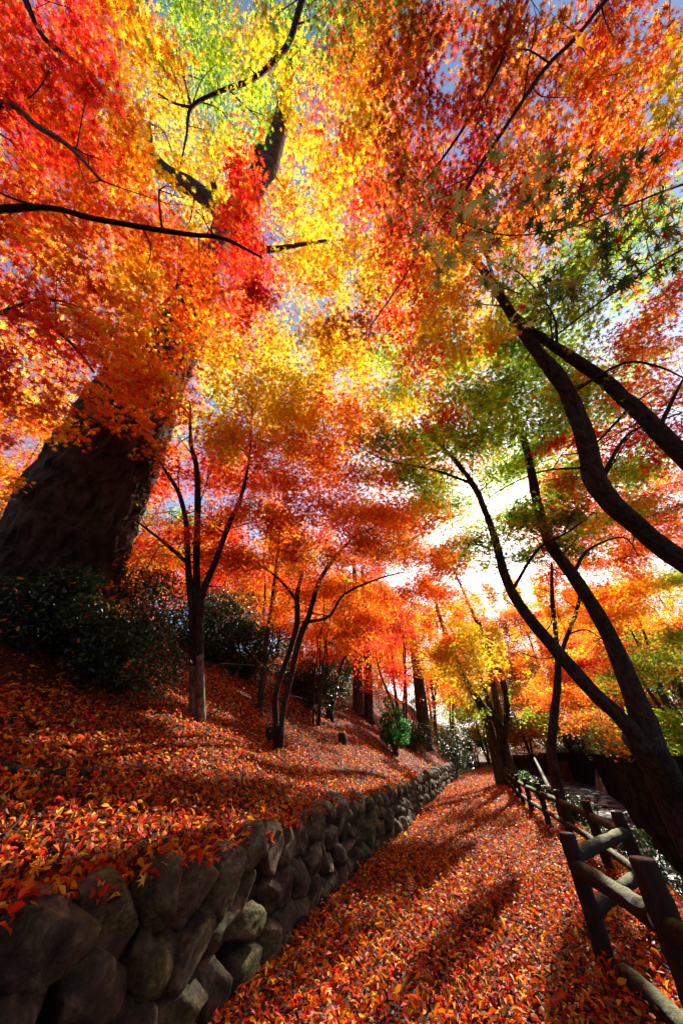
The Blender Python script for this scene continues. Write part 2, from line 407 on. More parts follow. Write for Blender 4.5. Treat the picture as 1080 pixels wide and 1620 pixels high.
def hang(tree, gen, t0, t1, size, cov=2.0, R=.115, tmpl=MAPLE5, flat=.3, key=None, **kw):
    for i, j, k, px, py in gen:
        t = RNG.uniform(t0, t1) if not callable(t0) else t0(px, py) * RNG.uniform(.9, 1.12)
        tree.bough(at(px, py, t), R * t, key or k, min(2600, count(cov, size, t)), size, tmpl, flat, **kw)

# -- the great old tree on the bank, at the left
def great_tree():
    T = Tree('old_tree', 'huge dark old trunk leaning on the left bank above the evergreen bush', 'tree', at(60, 1060, 5.2), bark=M_BARKBIG)
    T.stem(pix(W4((40,1120,5.3,230),(62,1010,5.2,195),(94,900,5.1,172),(135,800,5.1,156),(185,700,5.2,132),(232,610,5.6,100),(282,525,6.4,66),(322,440,7.1,46))), 'trunk', 150, .045, .07, 1.2, .03, ridge=.085)
    T.stem(pix(W4((318,452,7.0,40),(365,350,7.8,32),(405,290,8.4,32),(432,240,9,30),(446,185,9.5,23),(458,110,10.2,15),(475,20,11,9))), 'limb', 16, .15, .16, 2)
    T.stem(pix(W4((325,430,7.1,40),(352,345,7.6,28),(315,305,8,24),(262,272,8.4,22),(225,240,8.8,17),(180,248,9,9))), 'limb', 12, .15, .18, 2)
    T.stem(pix(W4((352,345,7.6,14),(342,310,7.6,11),(336,285,7.7,7))), 'limb', 8, .1)
    T.stem(pix(W4((232,262,8.7,13),(238,225,8.7,9),(236,195,8.8,5))), 'limb', 8, .1)
    T.stem(pix(W4((425,255,8.8,24),(412,245,8.8,20),(409,236,8.8,16))), 'limb', 10, .08)
    T.stem(pix(W4((352,372,7.6,16),(392,388,7.9,13),(425,395,8,10),(470,388,8,6),(520,380,8.4,4))), 'limb', 8, .15)
    hang(T, cells(range(0, 4), range(3, 10)), 9.2, 11.5, .14, 1.3)
    hang(T, cells(range(4, 10), range(3, 10)), 8.8, 10.8, .14, 1.4)
    hang(T, cells(range(0, 9), range(0, 3)), 8.0, 10.0, .13, 0.8)
    T.grow(.008, .012)
great_tree()

# -- red and orange maple whose boughs hang over from the left; its trunk stands just outside the view
def left_maple():
    T = Tree('red_maple', 'red and orange maple reaching over from the left edge, boughs hanging before the huge trunk', 'tree', (-4.6, -.6, gx(-4.6, -.6)))
    base = np.array((-4.6, -.6, gx(-4.6, -.6)))
    top = at(-260, 380, 3.0); mid = (base + top) / 2 + np.array((-.1, 0, .2))
    T.stem([(*base, .17), (*mid, .13), (*top, .10)], 'trunk', 14)
    T.stem([(*top, .07)] + pix(W4((-120,250,3.1,18),(0,165,3.1,10),(60,200,3.1,9),(110,232,3.1,7),(160,285,3.1,4))), 'limb', 8, .1, .1, material=M_BARKPALE)
    T.stem([(*top, .07)] + pix(W4((-110,345,2.8,16),(60,328,2.8,9),(150,346,2.8,8),(240,362,2.9,8),(300,371,2.9,7),(355,378,3,6),(415,408,3.1,3))), 'limb', 8, .1, .1)
    T.stem([(*top, .06)] + pix(W4((-100,470,2.6,14),(0,494,2.6,9),(65,506,2.6,7),(115,545,2.6,5),(150,590,2.7,3))), 'limb', 8, .1, .1)
    T.stem([(*top, .06)] + pix(W4((-150,150,3.2,14),(0,-30,3.4,9),(70,60,3.4,7),(115,95,3.4,5),(160,140,3.5,3))), 'limb', 8, .1, .1)
    sk = {(9, 4), (10, 4), (11, 3), (11, 4)}
    hang(T, cells(range(0, 7), range(0, 4)), 2.9, 4.0, .082, 1.8, tmpl=MAPLE7)
    hang(T, cells(range(4, 8), range(4, 6)), 3.0, 4.0, .078, .4, tmpl=MAPLE7)
    hang(T, cells(range(4, 8), (6,), ()), 3.2, 4.0, .07, 1.5, key='R', R=.085)
    hang(T, cells(range(7, 11), range(0, 4), sk), 2.4, 3.4, .075, 1.5, tmpl=MAPLE7)
    for px, py, k in [(215,560,'o'),(235,600,'O'),(215,640,'O'),(225,680,'O'),(240,710,'r'),(200,600,'O'),(262,590,'o'),(20,700,'O'),(30,760,'o'),(15,560,'R'),(60,640,'O'),(110,690,'o')]:
        T.bough(at(px, py, 2.9), .20, k, 95, .06, MAPLE7, .6)
    hang(T, cells(range(6, 9), range(3, 7)), 3.8, 5.0, .08, .9)
    hang(T, cells(range(8, 11), range(2, 5), {(10, 2)}), 3.4, 4.4, .078, .9, key='O', tmpl=MAPLE7)
    T.grow(.003, .009)
left_maple()

# -- maple behind the photographer that roofs the top of the view
def overhead_maple():
    b = np.array((1.9, -3.4, gx(1.6, -3.4)))
    T = Tree('rust_maple', 'rust-orange maple spreading over the top right with thin straight dark twigs', 'tree', b)
    c = np.array((1.6, -2.6, 4.2))
    T.stem([(*b, .2), (1.8, -3.1, 2, .16), (*c, .12)], 'trunk', 12)
    T.stem([(*c, .07)] + pix(W4((620,-420,4.6,16),(520,-120,4.4,12),(478,0,4.3,10),(460,60,4.3,9),(440,90,4.3,8),(400,125,4.3,7),(345,146,4.4,6),(303,170,4.4,5),(295,215,4.4,3),(285,265,4.4,2))), 'limb', 8, .08, .1)
    T.stem(pix(W4((303,170,4.4,4),(290,120,4.5,4),(281,80,4.6,5))), 'limb', 6, .1)
    T.stem(pix(W4((303,170,4.4,4),(275,163,4.5,3),(250,148,4.6,2))), 'limb', 6, .1)
    T.stem([(*c, .07)] + pix(W4((1150,-300,3.4,14),(1000,-60,3.2,10),(945,15,3.2,6),(905,65,3.2,6),(860,110,3.2,6),(800,200,3.2,5.5),(745,285,3.2,4.5),(722,330,3.3,3))), 'limb', 6, .08, .08)
    T.stem([(*c, .05)] + pix(W4((900,-200,3.8,9),(800,80,3.6,5),(740,190,3.6,4),(700,250,3.7,3.5),(662,300,3.8,2.5))), 'limb', 6, .08, .08)
    hang(T, cells(range(0, 5), range(9, 18)), 3.1, 4.4, .084, 1.5, tmpl=MAPLE7)
    hang(T, cells(range(0, 3), range(4, 9)), 3.8, 4.8, .075, .35)
    hang(T, cells(range(5, 9), range(8, 12)), 3.6, 4.8, .078, 1.0)
    for px, py in [(1060,150),(1070,110),(990,115),(1040,190),(1075,60),(890,220),(905,110)]:
        T.bough(at(px, py, 2.3), .16, 'Y' if px > 1000 else 'o', 26, .065, MAPLE7, .5)
    T.grow(.003, .008)
overhead_maple()

# -- two-limbed dark maple from the right edge
def right_maple():
    b = np.array((4.0, 3.2, -1.25)); b[0] = 3.55; b[2] = gx(3.0, 3.2)
    b = np.array((3.1, 3.0, gx(3.1, 3.0)))
    T = Tree('forked_maple', 'thick dark forked limbs of a maple sweeping in from the right edge', 'tree', b)
    f = at(1330, 1010, 2.9)
    T.stem([(*b, .22), (*((b + f) / 2 + np.array((.15, 0, 0))), .19), (*f, .17)], 'trunk', 14)
    T.stem([(*f, .12)] + pix(k=.68, pts=W4((1200,950,3.2,51.6),(1080,888,3.5,44.7),(1010,835,3.6,41.3),(945,768,3.7,43.0),(924,690,3.8,37.8),(892,612,3.9,32.7),(852,560,4,26.7),(812,503,4.1,20.6),(758,420,4.3,14.6),(690,345,4.5,11.2),(650,308,4.6,10.3),(605,286,4.8,6.0))), 'limb', 40, .06, .08, 3, ridge=.012)
    T.stem([(*f, .11)] + pix(k=.68, pts=W4((1220,850,3.2,43.0),(1080,722,3.5,37.8),(1010,652,3.7,31.0),(940,590,3.9,24.9),(870,545,4.0,18.9),(825,508,4.2,12.9),(790,465,4.4,8.6),(760,380,4.6,6.0),(735,340,4.7,3.4))), 'limb', 36, .06, .08, 3, ridge=.012)
    # thin branches that cross the light
    for pts in [((945,770,3.7,12.0),(990,690,3.8,6.0),(1045,665,3.9,4.3),(1085,650,4,3.4)), ((1040,680,3.6,10.3),(1080,600,3.6,5.2),(1110,560,3.7,3.4)),
                ((905,620,3.9,8.6),(985,575,3.7,6.0),(1040,580,3.6,4.3),(1085,600,3.6,3.4)), ((670,360,4.5,6.0),(655,410,4.2,4.3),(625,460,4.1,3.4),(590,510,4.1,2.6),(568,540,4.1,1.7)),
                ((880,560,4,7.7),(875,500,3.9,4.3),(830,440,3.9,2.6),(790,415,3.9,1.7)), ((930,740,3.7,7.7),(860,745,3.8,4.3),(800,770,3.9,3.4),(755,800,4,1.7)),
                ((1000,640,3.8,7.7),(930,710,4,3.4),(880,720,4.1,2.1))]:
        T.stem(pix(k=.68, pts=W4(*pts)), 'limb', 6, .1, .05)
    hang(T, cells(range(5, 12), range(11, 18)), 3.8, 5.4, .088, 1.5)
    hang(T, cells(range(4, 9), range(10, 14)), 4.6, 5.8, .09, 1.3)
    for px, py, k in [(700,500,'Y'),(680,520,'Y'),(740,470,'o'),(720,560,'Y'),(790,540,'o'),(780,600,'G'),(690,440,'o'),(760,640,'G')]:
        T.bough(at(px, py, 2.9), .22, k, 60, .066, MAPLE7, .5)
    # the near spray with big olive leaves, close to the lens
    T.stem([(*f, .03)] + pix(k=.68, pts=W4((1250,240,1.9,8.6),(1085,290,1.7,5.2),(985,328,1.6,4.3),(900,360,1.55,3.4),(800,372,1.5,2.6),(720,350,1.5,1.7))), 'limb', 6, .06, .05)
    T.stem([(*f, .03)] + pix(k=.68, pts=W4((1250,330,1.9,8.6),(1085,392,1.8,5.2),(960,470,1.7,4.3),(880,530,1.7,3.4),(840,560,1.7,1.7))), 'limb', 6, .06, .05)
    for px, py in [(690,330),(660,370),(735,345),(770,300),(790,375),(835,320),(880,290),(925,320),(880,380),(940,270),(980,390),(1035,360),(920,430),(860,440),(985,440),(1050,430),(820,460),(735,400),(1000,330),(950,370)]:
        T.bough(at(px + RNG.uniform(-12, 12), py + RNG.uniform(-12, 12), RNG.uniform(1.35, 1.8)), .16, 'm' if px < 860 else 'n', 24, .078, MAPLE7, .7, .25, tilt=.8)
    T.grow(.0022, .006)
right_maple()

# -- yellow-green forked tree by the fence
def stream_tree():
    b = at(1085, 1330, 4.1); b = np.array((b[0] + .25, b[1] + .1, gx(b[0] + .25, b[1])))
    T = Tree('streamside_maple', 'yellow-green maple forking into two long trunks behind the log fence', 'tree', b)
    T.stem([(*b, .29)] + pix(k=.74, pts=W4((1078,1290,4.1,72.2),(1045,1220,4.15,67.1),(1012,1165,4.2,65.4))), 'trunk', 48, .06, .08, 3, ridge=.02)
    T.stem(pix(k=.74, pts=W4((1022,1180,4.2,41.3),(975,1130,4.3,31.0),(940,1098,4.4,29.2),(880,1030,4.6,25.8),(825,962,4.8,20.6),(798,910,5,17.2),(780,845,5.2,13.8),(755,780,5.4,11.2),(725,735,5.6,9.5),(690,698,5.8,6.0),(665,672,6,3.4))), 'trunk', 32, .06, .08, 3, ridge=.012)
    T.stem(pix(k=.74, pts=W4((1028,1175,4.2,51.6),(1002,1100,4.4,39.6),(955,990,4.7,29.2),(905,910,4.9,24.9),(870,860,5.1,21.5),(850,800,5.3,17.2),(832,710,5.6,13.8),(810,650,5.9,10.3),(785,610,6.2,6.9))), 'trunk', 32, .06, .08, 3, ridge=.012)
    T.stem(pix(k=.74, pts=W4((748,765,5.4,6.9),(680,742,5.5,5.2),(610,728,5.7,3.4),(560,702,5.9,2.1))), 'limb', 6, .1)
    T.stem(pix(k=.74, pts=W4((702,708,5.7,5.2),(698,670,5.9,3.4),(703,640,6,2.1))), 'limb', 6, .1)
    T.stem(pix(k=.74, pts=W4((905,910,4.9,7.7),(930,870,5,5.2),(985,850,5,3.4),(1010,880,5,1.7))), 'limb', 6, .1)
    T.stem(pix(k=.74, pts=W4((812,930,4.9,7.7),(850,870,4.7,5.2),(900,840,4.6,4.3),(940,810,4.5,2.6))), 'limb', 6, .1)
    hang(T, cells(range(9, 13), range(10, 15), {(12, 12)}), 5.2, 6.8, .10, 2.1, key='G')
    hang(T, cells(range(9, 14), range(13, 17)), 5.6, 7.2, .10, 1.4, flat=.35, key='G')
    hang(T, cells(range(13, 15), range(12, 15), {(13, 12)}), 4.6, 5.8, .08, 1.7, key='g', flat=.3)
    hang(T, cells(range(10, 14), range(14, 18)), 4.6, 6.0, .08, .8, flat=.3)
    hang(T, cells(range(9, 12), range(9, 13)), 5.5, 7.2, .10, 1.2, key='Y')
    T.grow(.004, .008)
stream_tree()

# -- small maples on the bank
def bank_maple(name, label, base_px, t, stems, gens, group=None, lower=None, pale=None, keyflat=.22, extra=()):
    b = at(base_px[0], base_px[1], t); b[2] = gx(b[0], b[1]) - .05
    T = Tree(name, label, 'tree', b, group)
    for s in stems:
        o = pix(W4(*s)); T.stem(o, 'trunk', 12, .1, .1, 4, material=pale if pale and s is stems[0] else None)
    for g in gens: hang(T, *g[0], **g[1])
    for e in extra: T.bough(*e)
    T.grow(.004, .010); return T
t2 = 4.9
b2 = at(311, 1130, t2)
T = Tree('orange_maple', 'orange maple with pale lower stems on the left bank, right of the dark bush', 'tree', (b2[0], b2[1], gx(b2[0], b2[1]) - .05), 'small maples on the leafy bank')
T.stem(pix(W4((308,1140,4.9,17.2),(306,1090,4.9,13.3),(306,1040,4.9,13.3))), 'trunk', 14, .08, .1, 4, material=M_BARKPALE)
T.stem(pix(W4((306,1050,4.9,13.3),(306,1010,4.9,13.3),(305,960,4.9,11.7))), 'trunk', 14, .08, .1, 4)
T.stem(pix(W4((318,1140,4.85,15.6),(318,1080,4.85,11),(316,1030,4.85,11.7))), 'trunk', 14, .08, .1, 4, material=M_BARKPALE)
T.stem(pix(W4((316,1035,4.85,11.7),(318,950,4.85,11.7),(340,890,4.8,9.4),(362,830,4.8,8),(380,790,4.9,6.5),(392,740,5,4),(398,690,5.1,2))), 'trunk', 14, .08, .1, 4)
T.stem(pix(W4((305,965,4.9,11.7),(298,900,4.9,9.4),(295,830,5,7.8),(283,780,5,6.2),(262,745,5.1,4.7),(235,700,5.2,2.3))), 'trunk', 12, .08, .1, 4)
T.stem(pix(W4((312,960,4.9,11.7),(311,880,4.9,10.1),(313,800,5,9.4),(311,740,5.1,7.8),(302,700,5.3,5.5),(301,640,5.5,3.1))), 'trunk', 12, .08, .1, 4)
T.stem(pix(W4((296,890,4.9,6.2),(262,860,4.7,4.7),(230,835,4.6,3.1),(205,815,4.6,2.3))), 'limb', 8, .1)
hang(T, cells(range(10, 15), range(4, 8)), 4.4, 6.0, .085, 1.3, flat=.35)
hang(T, cells(range(9, 13), range(4, 9)), 5.4, 7.0, .09, 1.2, flat=.35)
hang(T, cells(range(13, 15), range(4, 8)), 4.6, 5.8, .055, .7, flat=.2, key='O')
for px, py in [(200,925),(230,905),(215,950),(190,945)]: T.bough(at(px, py, 4.2), .3, 'r', 90, .055, MAPLE5, .2)
T.grow(.004, .010)

t3 = 5.75
b3 = at(440, 1172, t3)
T = Tree('orange_maple', 'slender twin-stemmed orange maple in the middle of the left bank, above the wall', 'tree', (b3[0], b3[1], gx(b3[0], b3[1]) - .05), 'small maples on the leafy bank')
T.stem(pix(W4((438,1180,5.75,10.9),(436,1130,5.75,9.4),(438,1090,5.75,8.6),(458,1030,5.8,8.6),(470,985,5.8,9.4),(470,940,5.8,7.0),(480,900,5.9,3.9))), 'trunk', 12, .08, .1, 4)
T.stem(pix(W4((444,1180,5.7,10.1),(447,1130,5.7,8.6),(458,1080,5.7,8.6),(474,1010,5.7,10.1),(488,975,5.7,8.6),(505,920,5.7,7.0),(530,882,5.8,5.5),(560,850,5.9,3.1),(590,835,6,2.3))), 'trunk', 12, .08, .1, 4)
T.stem(pix(W4((470,950,5.8,5.5),(440,915,5.7,3.9),(405,890,5.6,2.3))), 'limb', 6, .1)
T.stem(pix(W4((480,985,5.7,6.2),(520,975,5.5,4.7),(545,940,5.4,3.9),(600,915,5.4,3.1),(640,905,5.4,1.6))), 'limb', 6, .1)
hang(T, cells(range(11, 15), range(6, 12)), 5.0, 6.8, .09, 1.5, flat=.35, key='O')
hang(T, cells(range(10, 13), range(6, 10)), 5.4, 7.0, .09, 1.4, flat=.35)
hang(T, cells(range(14, 15), range(8, 11)), 4.8, 5.6, .055, .7, flat=.15, key='r')
for px in (430,500,560,610,650): T.bough(at(px, 935 + RNG.uniform(-15, 25), 5.6), .55, 'O', 240, .055, MAPLE5, .15)
T.grow(.004, .010)

T = Tree('yellow_maple', 'pale yellow maple between the two small orange maples, over the bank', 'tree', (-4.6, 7.4, gx(-4.6, 7.4) - .05), 'small maples on the leafy bank')
T.stem([(-4.6, 7.4, gx(-4.6, 7.4) - .1, .07), (-4.55, 7.2, 3.6, .05), (-4.2, 6.6, 5.2, .035), (-3.9, 6.0, 6.6, .015)], 'trunk', 10)
for px, py, k in [(380,600,'o'),(420,580,'Y'),(470,600,'Y'),(520,590,'o'),(400,650,'Y'),(450,640,'Y'),(500,650,'o'),(430,700,'Y'),(480,700,'O'),(550,650,'O'),(540,560,'Y'),(350,640,'G'),(340,580,'Y'),(370,690,'o')]:
    T.bough(at(px, py, RNG.uniform(4.6, 5.6)), .5, k, 170, .085, MAPLE5, .35)
T.grow(.004, .010)

# ---- farther trees, each with its own stems, limbs and crown
def far_tree(name, label, x, y, h, cr, keys, leaf=.11, stems=1, lean=(0, 0), r=.12, cov=1.0, low=.45, group=None, leafmat=M_LEAF, tm=MAPLE3, nb=None, cut=True, spread=1.0, z=None):
    z0 = gx(x, y) - .08 if z is None else z
    T = Tree(name, label, 'tree', (x, y, z0), group, leaf=leafmat); tops = []
    for k in range(stems):
        a = RNG.uniform(0, 6.28) + k * 6.28 / stems; q = cr * .35 * (stems > 1) + .15
        tx, ty = x + lean[0] + math.cos(a) * q, y + lean[1] + math.sin(a) * q
        dx = .12 * math.cos(a) * (stems > 1)
        pts = [(x + dx, y + .1 * math.sin(a), z0, r), (x + (tx - x) * .3 + RNG.normal() * .1, y + (ty - y) * .3, z0 + h * .3, r * .75),
               (x + (tx - x) * .65 + RNG.normal() * .2, y + (ty - y) * .65, z0 + h * .6, r * .5), (tx, ty, z0 + h * .9, r * .15)]
        T.stem(pts, 'trunk', 8, .4, .08)
    nb = nb or int(16 + cr * 5)
    for _ in range(nb):
        v = RNG.normal(size=3); v /= np.linalg.norm(v); q = RNG.uniform(.35, 1.0) ** .5
        c = np.array((x + lean[0] * .8 + v[0] * cr * q, y + lean[1] * .8 + v[1] * cr * q, z0 + h * (low + (1 - low) / 2) + v[2] * h * (1 - low) / 2 * q))
        R = cr * .34 * RNG.uniform(.8, 1.25)
        n = cov * 1.6 * R * R / (.27 * leaf * leaf) * .8
        T.bough(c, R * 1.1, keys[RNG.randint(len(keys))], min(2200, n * 1.9), leaf, tm, .5, .3, cut=cut)
    T.grow(.01, .014); return T
# (kind, label, px, depth, height, crown radius, palette keys, stems, trunk radius, low)
def spot(px, t, py=1190):
    v = ray(px, py)
    while gx(v[0] * t, v[1] * t) < -.3 and t < 90: t *= 1.04
    return v[0] * t, v[1] * t
ROWS = [
 ('crimson_maple','bright crimson maple behind the huge trunk and dark bush',265,9.5,5.2,2.3,'RRRO',2,.08,.35),
 ('scarlet_maple','scarlet maple on the hilltop seen between the two small orange maples',390,11,5.6,2.3,'ROo',2,.08,.3),
 ('thin_maple','thin-stemmed maple just behind the twin-stemmed orange maple',500,8.6,4.2,1.5,'OOr',3,.035,.45),
 ('thin_maple','thin-stemmed maple left of the paired dark trunks on the bank',530,10.5,4.8,1.6,'OoR',2,.04,.45),
 ('amber_maple','amber maple over the bright gap left of the paired dark trunks',545,19,8,3.2,'OoYR',2,.12,.3),
 ('scarlet_maple','scarlet maple rising behind the green sapling on the bank',640,17,7.5,2.9,'ROOo',3,.09,.35),
 ('orange_maple','orange-red maple standing where the bank runs down to the path end',690,22,8,3.2,'ROO',2,.12,.3),
 ('golden_maple','golden yellow maple at the far end of the path, left side',715,31,7.5,3.6,'YYoG',2,.14,.15),
 ('golden_maple','green-gold maple at the far end of the path, right side',770,42,9,4.5,'GYYG',2,.16,.12),
 ('amber_maple','amber maple beyond the stream bend, left of the thin curved trunk',838,36,9,4.6,'OoYO',2,.16,.15),
 ('golden_maple','yellow-green maple on the far bank, right of the thin curved trunk',905,27,8,4,'YoGo',2,.15,.2),
 ('orange_maple','broad orange maple on the far bank between the two forked trunks',968,22,8,4,'OOoR',2,.15,.22),
 ('dusky_maple','dusky crimson maple low on the far bank behind the forked trunk',985,32,5.5,3.6,'PPRr',2,.12,.1),
 ('golden_maple','yellow-green maple at the right edge beyond the stream',1065,15,5.6,2.6,'GoYO',2,.12,.3),
 ('orange_maple','orange maple at the right edge, tall behind the yellow-green one',1120,19,9.5,4,'OrOR',2,.15,.25),
 ('red_maple','red maple high on the far bank, right of the forked limbs',1010,26,13,4.2,'ROR',2,.16,.45),
 ('amber_maple','tall amber maple far behind the sunlit gap',800,50,17,6.5,'YoG',2,.22,.45),
 ('orange_maple','tall orange maple far behind the middle of the bank',610,34,16,5.5,'OOR',2,.2,.4),
 ('orange_maple','tall orange maple on the hill, behind the middle of the left bank',470,19,10.5,3.8,'ORo',2,.15,.4),
 ('crimson_maple','crimson maple far up the hill left of the huge trunk',-20,14,9,3.6,'OGRo',2,.14,.2),
 ('golden_maple','yellow-green maple just left of the huge trunk, low behind the bush',20,9.5,6.2,2.6,'GYoO',2,.09,.25),
 ('amber_maple','tall amber maple on the hill filling the gap beside the left edge',-120,12,9,3.4,'OoR',2,.12,.3),
 ('golden_maple','golden maple past the clump of reddish trunks, on the path side of the stream',838,34,8,3.6,'YoGO',2,.14,.05),
 ('amber_maple','amber maple in the gap between the left edge and the huge trunk',-420,5.2,7.5,2.8,'OoYO',2,.1,.2),
 ('orange_maple','orange maple close behind the huge trunk on its uphill side',-250,7.5,9,3,'OoR',2,.1,.3),
 ('orange_maple','tall orange and green maple on the hill just left of the huge trunk',25,11,10.5,3.2,'OoGO',2,.12,.45),
 ('golden_maple','tall golden maple on the hill behind the first small orange maple',330,15,11,3.6,'oYO',2,.13,.5),
]
for nm, lb, px, t, h, cr, keys, st, r, low in ROWS:
    x, y = spot(px, t); far_tree(nm, lb, x, y, h, cr, keys, .10 + .0028 * t, st, (0, 0), r, 1.1, low, 'maples around the path and stream', cut=t < 28)
# bigger leafy trees far back close the view
for k, (px, t, h, cr, keys) in enumerate([(-300,26,15,6,'OoG'),(60,30,16,7,'ORo'),(210,26,14,6,'ROP'),(420,36,19,7,'RgO'),(560,46,24,9,'OrR'),(690,50,26,9,'oYO'),(800,48,25,9,'YOr'),(900,44,23,9,'OPo'),(1010,38,20,8,'rOg'),(1200,30,18,7,'OGo'),(1400,24,15,6,'OrG')]):
    x, y = spot(px, t)
    far_tree('background_tree', ['autumn tree far off beyond the left edge, behind the hill','orange autumn tree on the skyline behind the huge trunk','red autumn tree on the skyline right of the huge trunk','dark green tree on the skyline behind the hilltop hedge','autumn tree on the skyline over the paired dark trunks','golden tree on the skyline over the end of the path','mixed green and orange tree on the skyline over the stream bend','dark orange tree on the skyline right of the stream bend','rust tree on the skyline between the forked trunks','orange tree on the skyline at the right edge','autumn tree beyond the right edge of the view'][k],
             x, y, h, cr, keys, .30, 1, (0, 0), .25, 1.5, .05, 'trees closing the view', tm=MAPLE3, nb=60, cut=False)

# unseen trees added behind and beside the photographer to block the open sky's light
for k, (x, y, h, cr, keys) in enumerate([(-6.5,-5,9,4,'RO'),(5.5,-4,9,4,'Or'),(0,-9,10,5,'OYo'),(-10,-1,9,4,'Oo'),(9,3,9,4,'Or')]):
    far_tree('shade_maple', ['maple behind the photographer on the left bank','maple behind the photographer by the stream','maple straight behind the photographer on the path','maple on the hill, beyond the left edge','maple across the stream, beyond the right edge'][k], x, y, h, cr, keys, .16, 1, (0, 0), .18, .55, .35, 'maples behind the viewpoint', nb=22)

# centre clump of trunks by the fence
def clump():
    x, y = .95, 20.5; z = gx(x, y)
    T = Tree('clump_maple', 'clump of reddish trunks by the fence at the far end of the path', 'tree', (x, y, z), bark=M_BARK)
    T.stem([(x-.25,y,z,.34),(x-.3,y,z+1.2,.24),(x-.35,y,z+2.6,.2),(x-.9,y,z+4.5,.12),(x-1.6,y,z+6.5,.05)], 'trunk', 12, .2)
    T.stem([(x+.25,y,z,.30),(x+.2,y,z+1.2,.2),(x+.3,y,z+2.8,.17),(x+.5,y,z+5,.1),(x+.6,y,z+7.5,.04)], 'trunk', 12, .2)
    T.stem([(x,y+.2,z,.22),(x+.1,y,z+2,.14),(x-.1,y,z+4,.1),(x-.2,y,z+7,.04)], 'trunk', 10, .2)
    T.stem([(x - .25, y, z + 1.0, .1)] + pix(W4((790,1148,15.2,12),(765,1120,15.2,11),(735,1075,15.3,10),(712,1020,15.4,8),(695,975,15.5,6),(685,930,15.8,3))), 'limb', 8, .2)
    T.stem([(x + .2, y, z + 1.4, .1)] + pix(W4((800,1100,15,9),(775,1030,15,8),(750,975,15,6),(730,930,15,4),(712,890,15,2))), 'limb', 8, .2)
    for px, py, k in [(700,900,'O'),(730,880,'O'),(765,900,'Y'),(800,930,'Y'),(840,960,'o'),(720,960,'Y'),(755,1000,'Y'),(790,1030,'Y'),(830,1040,'G'),(700,1030,'Y'),(760,1070,'o'),(720,1100,'Y'),(850,1090,'Y'),(870,1010,'o'),(680,980,'O'),(810,1100,'G'),(740,1130,'G'),(780,960,'G'),(845,1130,'G')]:
        T.bough(at(px, py, RNG.uniform(12.5, 17)), 1.2, k, 420, .11, MAPLE3, .35)
    T.grow(.006, .010)
clump()
def screen_tree(name, label, px, t, keys, gens, h=6, lean=(0, 0)):
    x, y = spot(px, t); z = gx(x, y); T = Tree(name, label, 'tree', (x, y, z), 'maples around the path and stream')
    for k in range(3):
        a = k * 2.1 + px; q = .9
        T.stem([(x, y, z - .1, .10), (x + .3 * math.cos(a), y + .3 * math.sin(a), z + h * .3, .07), (x + q * math.cos(a), y + q * math.sin(a), z + h * .65, .045), (x + 1.2 * q * math.cos(a), y + 1.2 * q * math.sin(a), z + h, .02)], 'trunk', 8, .3, .08)
    for g, t0, t1, kw in gens: hang(T, g, t0, t1, .12, **kw)
    T.grow(.006, .009)
screen_tree('far_bank_maple', 'golden-orange maple on the far bank directly behind the fork of the leaning trunks', 960, 13, '', [(cells(range(13, 19), range(14, 17)), 10, 15, dict(cov=2.2, flat=.4)), (cells(range(12, 16), range(13, 18)), 11, 16, dict(cov=1.6, flat=.4))])
screen_tree('far_bank_maple', 'orange and green maple on the far bank at the right edge, below the forked limbs', 1090, 12, '', [(cells(range(12, 18), range(16, 18)), 9, 13, dict(cov=2.2, flat=.4))])
screen_tree('amber_maple', 'amber and yellow maple between the clump of reddish trunks and the stream', 870, 11, '', [(cells(range(13, 18), range(11, 15)), 9.5, 13, dict(cov=2.2, flat=.4))], 5)
screen_tree('hill_maple', 'orange-red maple on the bank between the twin-stemmed maple and the paired dark trunks', 520, 10.5, '', [(cells(range(13, 17), range(7, 11)), 8.5, 12, dict(cov=2.2, flat=.4))], 4.5)
screen_tree('hill_maple', 'red and amber maple above the green sapling', 640, 14, '', [(cells(range(13, 18), range(9, 13)), 12, 16, dict(cov=2.2, flat=.4)), (cells(range(12, 15), range(10, 13)), 13, 17, dict(cov=1.6, flat=.4))], 5)

def thin_tree():
    b = at(890, 1290, 6.6); z = gx(b[0], b[1])
    T = Tree('thin_curved_tree', 'thin curved reddish trunk growing just behind the fence over the stream', 'tree', (b[0], b[1], z))
    T.stem([(b[0] + .1, b[1], z - .05, .12)] + pix(W4((893,1290,6.6,19),(880,1240,6.6,15),(872,1190,6.6,14),(876,1130,6.6,12),(882,1070,6.7,10),(879,1010,6.8,7),(873,950,6.9,6),(872,890,7,3))), 'trunk', 12, .1, .08, 4)
    T.stem(pix(W4((880,1055,6.7,7),(895,1010,6.7,6),(912,965,6.7,5),(918,930,6.8,3))), 'limb', 6, .1)
    for px, py, k in [(880,900,'O'),(930,930,'O'),(840,930,'o'),(900,980,'Y'),(950,1010,'o'),(860,1010,'G'),(990,990,'o'),(935,1060,'O'),(860,880,'O')]:
        T.bough(at(px, py, RNG.uniform(6, 7.6)), .65, k, 200, .06, MAPLE5, .2)
    T.grow(.004, .009)
thin_tree()

